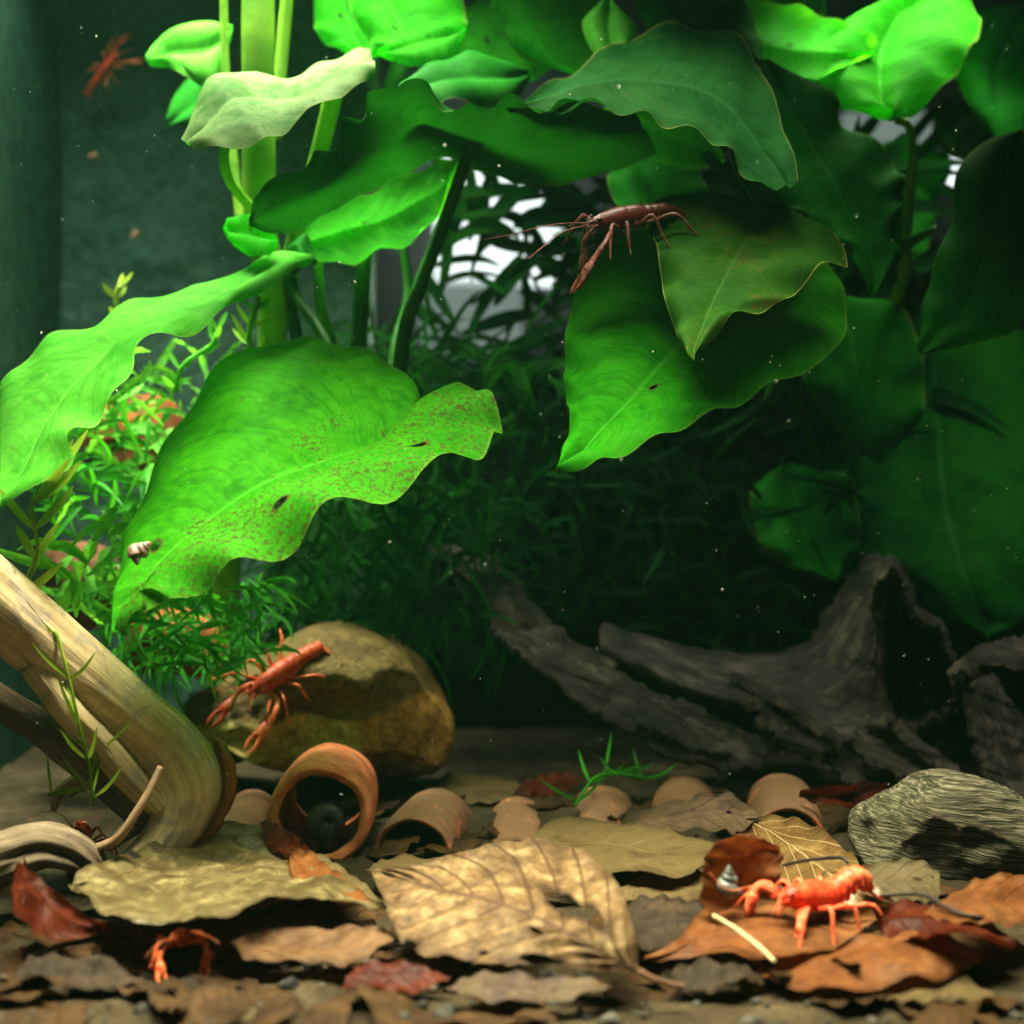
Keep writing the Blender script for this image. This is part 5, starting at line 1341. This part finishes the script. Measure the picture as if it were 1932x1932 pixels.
def crayfish(head, tail, up, mat, label, curl=10.0, curl_start=2, claws=None, leg_z=-0.17, leg_spread=0.30, antenna=0.55, roll=0.0, seed=0, fan=22, size=1.0, lift=0.0, girth=1.0):
    """head = tip of the rostrum, tail = end of the tail fan (cm); local axes: x forward, y to its left, z up; body one unit long"""
    rs = random.Random(seed)
    mm = Mesh()
    body_st = [(0.50, .006, .006, 0.012), (0.465, .018, .016, 0.012), (0.43, .036, .036, 0.008), (0.39, .055, .058, 0.004), (0.33, .069, .072, 0), (0.26, .077, .082, 0), (0.20, .080, .085, 0.0), (0.175, .076, .080, 0), (0.16, .080, .084, 0), (0.10, .081, .083, 0), (0.05, .076, .076, 0), (0.01, .062, .060, 0)]
    pts = np.array([(s[0], 0, s[3]) for s in body_st])

    def loft(p, ra, rb, n=20, ref=(0, 0, 1)):
        t, b, nn = frames(p, ref)
        a = np.linspace(0, 2 * np.pi, n, endpoint=False)
        ra, rb = np.array(ra), np.array(rb)
        v = p[:, None] + b[:, None] * (np.cos(a)[None] * ra[:, None])[..., None] + nn[:, None] * (np.sin(a)[None] * rb[:, None])[..., None]
        return v.reshape(-1, 3), grid_faces(len(p), n, True) + [tuple(reversed(range(n))), tuple(range((len(p) - 1) * n, len(p) * n))]
    mm.add(*loft(pts, [s[1] * girth for s in body_st], [s[2] * girth for s in body_st]))
    # abdomen: six overlapping rings on a curling spine
    p = np.array([0.03, 0, 0.0])
    ang = -math.radians(lift)
    spine, ra, rb = [], [], []
    joints = []
    for k in range(6):
        if k >= curl_start:
            ang += math.radians(curl)
        dv = np.array([-math.cos(ang), 0, -math.sin(ang)])
        L = 0.066
        wd = (0.070 - 0.0045 * k) * girth
        for q, s in ((0.0, 0.84), (0.18, 1.02), (0.7, 1.08), (0.97, 1.06)):
            spine.append(p + dv * L * q); ra.append(wd * s); rb.append((wd - 0.008) * s)
        joints.append((p + dv * L * 0.5, dv, wd))
        p = p + dv * L
    mm.add(*loft(np.array(spine), ra, rb))
    # tail fan: five flaps
    ang += math.radians(fan)
    dv = np.array([-math.cos(ang), 0, -math.sin(ang)])
    nz = np.array([-math.sin(ang), 0, math.cos(ang)])
    for sp in (-42, -20, 0, 20, 42):
        d2 = dv * math.cos(math.radians(sp)) + np.array([0, 1, 0]) * math.sin(math.radians(sp))
        q = np.array([p + d2 * L for L in (0.0, 0.03, 0.07, 0.11, 0.135)])
        mm.add(*loft(q, [.012, .022, .032, .030, .012], [.009, .009, .008, .007, .006], 10, nz))
    # pleura: little flaps at the sides of each ring
    for (jp, jd, wd) in joints[:5]:
        for s in (-1, 1):
            q = np.array([jp + np.array([0, s * wd * 0.75, -0.01]), jp + np.array([0, s * wd * 0.98, -0.045]), jp + np.array([-0.012, s * wd * 0.9, -0.078])])
            mm.add(*loft(q, [.028, .026, .008], [.014, .011, .006], 8, (1, 0, 0)))
    # walking legs
    for k, x in enumerate((0.27, 0.21, 0.15, 0.09)):
        for s in (-1, 1):
            sw = (0.30, 0.12, -0.10, -0.30)[k] + rs.uniform(-0.07, 0.07)
            sp = leg_spread * rs.uniform(0.88, 1.1)
            q = np.array([(x, s * 0.05, -0.055), (x + sw * 0.25, s * (0.05 + sp * 0.25), -0.03), (x + sw * 0.6, s * (0.05 + sp * 0.55), 0.01 + rs.uniform(-0.01, 0.02)), (x + sw * 0.85, s * (0.05 + sp * 0.8), -0.06 + leg_z * 0.25), (x + sw, s * (0.05 + sp), leg_z)])
            mm.add(*loft(catmull(q, 14), np.interp(np.linspace(0, 1, 15), [0, .3, .5, .75, 1], [.017, .016, .015, .011, .006]), np.interp(np.linspace(0, 1, 15), [0, .3, .5, .75, 1], [.017, .016, .015, .011, .006]), 8, (0.1, 0, 1)))
    # claws
    cl = claws or {1: [(0.33, 0.06, -0.05), (0.42, 0.13, -0.05), (0.52, 0.15, -0.04), (0.62, 0.14, -0.05), (0.74, 0.13, -0.06), (0.86, 0.12, -0.07)],
                   -1: [(0.33, -0.06, -0.05), (0.42, -0.13, -0.05), (0.52, -0.15, -0.04), (0.62, -0.14, -0.05), (0.74, -0.13, -0.06), (0.86, -0.12, -0.07)]}
    for s, c in cl.items():
        c = np.array(c, dtype=float)
        arm = catmull(c[:4], 14)
        rr = np.interp(np.linspace(0, 1, 15), [0, .2, .38, .45, .6, .68, .74, 1], [.020, .024, .027, .020, .027, .029, .021, .028]) * size
        mm.add(*loft(arm, rr, rr * 0.95, 12, (0.05, 0, 1)))
        palm = catmull(np.array([c[3] - (c[4] - c[3]) * 0.08, c[3] * 0.5 + c[4] * 0.5, c[4]]), 8)
        pr = np.interp(np.linspace(0, 1, 9), [0, .3, .7, 1], [.022, .042, .046, .036]) * size
        mm.add(*loft(palm, pr, pr * 0.72, 14, (0.05, 0, 1)))
        ax = c[5] - c[4]
        L = np.linalg.norm(ax)
        sd = np.cross(ax / L, [0.05, 0, 1]); sd /= np.linalg.norm(sd)
        for g, ln in ((1, 1.0), (-1, 0.94)):
            q = np.array([c[4] - ax * 0.12 + sd * g * 0.016 * size, c[4] + ax * 0.35 * ln + sd * g * 0.034 * size, c[4] + ax * 0.75 * ln + sd * g * 0.028 * size, c[4] + ax * ln + sd * g * 0.012 * size])
            q = catmull(q, 9)
            fr = np.interp(np.linspace(0, 1, 10), [0, .3, .7, 1], [.022, .019, .013, .005]) * size
            mm.add(*loft(q, fr, fr, 9, (0.05, 0, 1)))
    # antennules, scales, mouthparts
    for s in (-1, 1):
        mm.add(*loft(np.array([(0.42, s * 0.035, -0.01), (0.47, s * 0.045, -0.01), (0.52, s * 0.04, -0.01)]), [.014, .014, .005], [.008, .008, .004], 8))
        mm.add(*loft(np.array([(0.40, s * 0.02, -0.04), (0.45, s * 0.022, -0.055), (0.49, s * 0.018, -0.075)]), [.013, .011, .006], [.013, .011, .006], 8))
        mm.add(*loft(np.array([(0.40, s * 0.03, 0.03), (0.425, s * 0.048, 0.036)]), [.010, .010], [.010, .010], 8))
    # place
    h, tl, u = np.array(head, float), np.array(tail, float), np.array(up, float)
    x = h - tl; L = np.linalg.norm(x); x /= L
    z = u - x * (u @ x); z /= np.linalg.norm(z)
    y = np.cross(z, x)
    ext = 0.5 - (p + dv * 0.13)[0]
    S = L / ext
    A = np.eye(4)
    A[:3, 0], A[:3, 1], A[:3, 2] = x * S, y * S, z * S
    A[:3, 3] = h - x * S * 0.5
    # one continuous skin by voxel remeshing
    V = np.concatenate(mm.v)
    me = bpy.data.meshes.new('tmp')
    me.from_pydata(V.tolist(), [], [list(q) for q in mm.f])
    ob = bpy.data.objects.new('tmp', me)
    sc.collection.objects.link(ob)
    md = ob.modifiers.new('r', 'REMESH'); md.mode = 'VOXEL'; md.voxel_size = 0.0062
    sm = ob.modifiers.new('s', 'SMOOTH'); sm.factor = 0.5; sm.iterations = 2
    dg = bpy.context.evaluated_depsgraph_get()
    ev = ob.evaluated_get(dg)
    me2 = ev.to_mesh()
    nv = len(me2.vertices)
    co = np.empty(nv * 3); me2.vertices.foreach_get('co', co)
    faces = [tuple(pg.vertices) for pg in me2.polygons]
    co = co.reshape(-1, 3)
    ev.to_mesh_clear()
    bpy.data.objects.remove(ob)
    out = Mesh()
    out.add(xform(co, A), faces, np.stack([co[:, 0], np.hypot(co[:, 1], co[:, 2])], -1))
    for s in (-1, 1):
        for (ln, r, dy) in ((antenna, .0045, 0.30), (0.16, .004, 0.05), (0.15, .004, 0.09)):
            q = catmull(np.array([(0.44, s * 0.03, 0.0), (0.44 + ln * 0.4, s * (0.03 + dy * 0.25), 0.04 + rs.uniform(-.03, .05)), (0.44 + ln * 0.75, s * (0.03 + dy * 0.65), 0.02 + rs.uniform(-.06, .06)), (0.44 + ln, s * (0.03 + dy), -0.02 + rs.uniform(-.08, .08))]), 16)
            vv, ff = loft(q, np.linspace(r, r * 0.35, 17), np.linspace(r, r * 0.35, 17), 5)
            out.add(xform(vv, A), ff, np.tile([[0.5, 0.3]], (len(vv), 1)))
    base = xform([[0.1, 0, -0.15]], A)[0]
    root = thing('crayfish', base, label, 'crayfish', 'small orange crayfish in the tank')
    out.build('body', mat, root)
    for s in (-1, 1):
        v, f = ball((0.43, s * 0.052, 0.038), (0.0155, 0.0155, 0.0155), 10)
        build('eye', xform(v, A), f, EYE, root)
    return root


# bright one on the leaf in front
crayfish(P(1466, 1694, 41.6), P(1654, 1684, 43.9), (-0.05, -0.25, 1), SHELL_RED, 'bright orange crayfish with arched tail walking on a brown leaf', curl=34, curl_start=3, lift=38, fan=-36, leg_z=-0.27, leg_spread=0.30, antenna=0.35, seed=3, size=1.25, girth=1.15,
         claws={1: [(0.33, 0.06, -0.06), (0.40, 0.14, -0.08), (0.43, 0.18, -0.14), (0.42, 0.17, -0.20), (0.43, 0.15, -0.30), (0.48, 0.12, -0.38)],
                -1: [(0.33, -0.06, -0.06), (0.40, -0.13, -0.02), (0.46, -0.19, 0.0), (0.48, -0.21, -0.05), (0.49, -0.22, -0.14), (0.48, -0.21, -0.24)]})
# on the stone
crayfish(P(468, 1312, 60.2), P(618, 1205, 62.8), (0.15, -0.75, 0.55), SHELL_DULL, 'orange crayfish stretching its claws down over the ochre stone', curl=5, fan=30, leg_z=-0.13, leg_spread=0.34, antenna=0.3, seed=5, size=1.15, girth=1.2,
         claws={-1: [(0.33, -0.06, -0.05), (0.42, -0.10, -0.05), (0.52, -0.10, -0.04), (0.62, -0.07, -0.05), (0.76, -0.04, -0.06), (0.95, 0.0, -0.06)],
                1: [(0.30, 0.06, -0.05), (0.32, 0.18, -0.05), (0.40, 0.26, -0.04), (0.50, 0.30, -0.05), (0.68, 0.34, -0.06), (0.86, 0.40, -0.07)]})
# shade-darkened red one on the olive leaf
crayfish(P(1108, 424, 53.4), P(1300, 387, 55.4), (0.1, -0.35, 1), SHELL_SHADED, 'red crayfish with shade in its colour on the olive brown leaf', curl=14, curl_start=3, fan=25, leg_z=-0.2, leg_spread=0.26, antenna=0.75, seed=7,
         claws={1: [(0.33, 0.06, -0.05), (0.40, 0.13, -0.08), (0.50, 0.16, -0.16), (0.56, 0.16, -0.22), (0.64, 0.15, -0.32), (0.74, 0.13, -0.44)],
                -1: [(0.33, -0.06, -0.05), (0.40, -0.10, -0.08), (0.46, -0.12, -0.16), (0.46, -0.12, -0.24), (0.48, -0.12, -0.34), (0.50, -0.12, -0.46)]})
# on the rear panel
crayfish(P(222, 98, 81.8), P(160, 180, 82.5), (0.0, -1, 0.1), SHELL_RED, 'crayfish clinging to the dark textured panel, out of focus', curl=3, fan=5, leg_z=-0.12, leg_spread=0.28, antenna=0.4, seed=9,
         claws={1: [(0.33, 0.06, -0.05), (0.42, 0.10, -0.05), (0.52, 0.10, -0.04), (0.62, 0.10, -0.05), (0.74, 0.09, -0.06), (0.86, 0.08, -0.07)],
                -1: [(0.33, -0.06, -0.05), (0.38, -0.14, -0.05), (0.46, -0.22, -0.04), (0.52, -0.28, -0.05), (0.60, -0.36, -0.06), (0.68, -0.44, -0.07)]})
# hiding under the yellow grey leaf
crayfish(P(342, 1772, 40.6), P(336, 1762, 43.4), (0, -0.15, 1), SHELL_DULL, 'crayfish facing out from under the yellow grey leaf', curl=6, leg_z=-0.22, leg_spread=0.24, antenna=0.5, seed=11, size=1.1,
         claws={1: [(0.33, 0.06, -0.05), (0.38, 0.16, -0.03), (0.44, 0.22, -0.08), (0.46, 0.22, -0.16), (0.50, 0.20, -0.26), (0.54, 0.18, -0.36)],
                -1: [(0.33, -0.06, -0.05), (0.40, -0.14, -0.06), (0.46, -0.20, -0.12), (0.48, -0.20, -0.18), (0.52, -0.20, -0.28), (0.56, -0.18, -0.38)]})
# peeking over the curled stub
crayfish(P(142, 1562, 50.5), P(180, 1620, 53.5), (0, -0.4, 1), SHELL_RED, 'crayfish peeking over the short driftwood stub, head only showing', curl=6, leg_z=-0.15, antenna=0.5, seed=13)

# ---------------------------------------------------------------- snails


def snail(center, apex, opening, r, mat, label, turns=4.6, growth=0.21, rise=1.4, seed=0, body=None):
    """spiral shell wound round an axis from its apex; apex/opening are direction vectors"""
    ax = np.array(apex, float); ax /= np.linalg.norm(ax)
    o = np.array(opening, float); o -= ax * (o @ ax); o /= np.linalg.norm(o)
    q = np.cross(ax, o)
    n = 90
    th = np.linspace(0, turns * 2 * np.pi, n)
    k = np.exp(-growth * (turns * 2 * np.pi - th) / (2 * np.pi) * 2.2)
    R = r * 0.40 * k
    path = np.array(center) + (o * np.cos(th - th[-1])[:, None] + q * np.sin(th - th[-1])[:, None]) * R[:, None] + ax * (rise * r * (1 - k))[:, None]
    v, f, u = tube(path, (0.60 * r * k), nt=n - 1, ns=18, ref=ax)
    root = thing('snail', (v[:, 0].mean(), v[:, 1].mean(), v[:, 2].min()), label, 'snail')
    build('shell', v, f, mat, root, uv=u)
    if body is not None:
        e = path[-1]
        d = (path[-1] - path[-4]); d /= np.linalg.norm(d)
        vv, ff, uu = tube([e - d * r * 0.6, e, e + d * r * 0.35, e + d * r * 0.8], [0.3 * r, 0.4 * r, 0.34 * r, 0.1 * r], nt=14, ns=10, ref=ax)
        build('foot', vv, ff, body, root, uv=uu)
    return root


FOOT = simple('snail_foot_grey', (0.10, 0.09, 0.085), (0.2, 0.17, 0.15), 2.0, 0.5)
snail(P(258, 1046, 47.3), (0.72, -0.15, 0.62), (-0.4, -0.6, -0.5), 0.42, SNAIL_TAN, 'small pointed tan snail on the tip of the speckled leaf', rise=1.7, body=FOOT)
snail(P(1374, 1676, 42.4), (0.02, -0.15, 1.0), (0.5, -0.7, -0.2), 0.42, SNAIL_GREY, 'pointed grey green snail on the upright orange brown leaf', rise=1.9, body=FOOT)
snail(P(706, 1752, 43.0), (-0.92, -0.1, 0.42), (0.3, -0.8, -0.4), 0.34, SNAIL_BLUE, 'blue grey snail resting on the dull brown leaf', rise=1.7, body=FOOT)
snail(cc + np.array([0.32, 0.75, -0.25]), (0.02, -1, 0.0), (0.2, 0, -1), 1.15, SNAIL_BLACK, 'round black snail inside the bright orange clay tube', turns=3.6, growth=0.34, rise=0.35)
snail(P(176, 298, 83), (0.5, -0.2, 0.8), (0, -1, 0), 0.30, SNAIL_PINK, 'upper pinkish snail clinging to the dark textured panel', rise=1.5)
snail(P(256, 446, 83), (-0.1, -0.3, 1), (0, -1, 0), 0.32, SNAIL_PINK, 'lower pinkish snail clinging to the dark textured panel', rise=1.5)

# ---------------------------------------------------------------- fittings and drifting specks
c0 = P(1830, 232, 84)
cup = thing('suction_cup', c0, 'round dark disc stuck to the rear glass near the corner', 'suction cup')
CUPM = simple('rubber_mossy', (0.012, 0.03, 0.022), (0.05, 0.10, 0.06), 0.8, 0.7, 0.2, 0.05)
prof = [(0.0, 0.9), (0.35, 0.88), (0.6, 0.7), (0.75, 0.5), (1.4, 0.30), (1.75, 0.22), (1.85, 0.0)]
an = np.linspace(0, 2 * np.pi, 40, endpoint=False)
V = np.array([[c0 + np.array([math.cos(a) * max(r, 0.001), 1.4 - h, math.sin(a) * max(r, 0.001)]) for a in an] for r, h in prof])
build('disc', V.reshape(-1, 3), grid_faces(len(prof), 40, True), CUPM, cup)
v, f, u = tube([P(707, -60, 83.5), P(706, 200, 83.5), P(704, 420, 83.5), P(700, 700, 83.5), P(700, 1000, 83.5)], 0.32, nt=40, ns=14)
hose = thing('air_hose', (v[:, 0].mean(), v[:, 1].mean(), v[:, 2].min()), 'pale bluish air hose running down the rear panel edge', 'hose')
build('pipe', v, f, simple('hose_blue_grey', (0.16, 0.22, 0.25), (0.26, 0.34, 0.38), 0.4, 0.35, 0.4), hose, uv=u)

sm = Mesh()
for k in range(1500):
    d = RNG.uniform(40, 80) if k % 3 else RNG.uniform(45, 60)
    x, y = RNG.uniform(-60, 1990), RNG.uniform(-60, 1500)
    r = 0.007 + 0.016 * RNG.random() ** 4
    c = P(x, y, d)
    s = np.array([r, r, r * RNG.uniform(0.6, 1.8)])
    v = c + np.array([(1, 0, 0), (-1, 0, 0), (0, 1, 0), (0, -1, 0), (0, 0, 1), (0, 0, -1)]) * s
    sm.add(v, [(0, 2, 4), (2, 1, 4), (1, 3, 4), (3, 0, 4), (2, 0, 5), (1, 2, 5), (3, 1, 5), (0, 3, 5)])
sm.build('floating_specks', SPECK, kind='stuff', label='fine pale specks drifting in the water')

# ---------------------------------------------------------------- the water's own haze
hz = bpy.data.materials.new('water_haze')
hz.use_nodes = True
nt_ = hz.node_tree
nt_.nodes.clear()
ho = nt_.nodes.new('ShaderNodeOutputMaterial')
hv = nt_.nodes.new('ShaderNodeVolumePrincipled')
hv.inputs['Color'].default_value = (0.25, 0.80, 0.52, 1)
hv.inputs['Density'].default_value = 0.018
nt_.links.new(hv.outputs[0], ho.inputs['Volume'])
slab('haze', -62, 122, -3, 162, -41.5, 112, hz, kind='stuff')
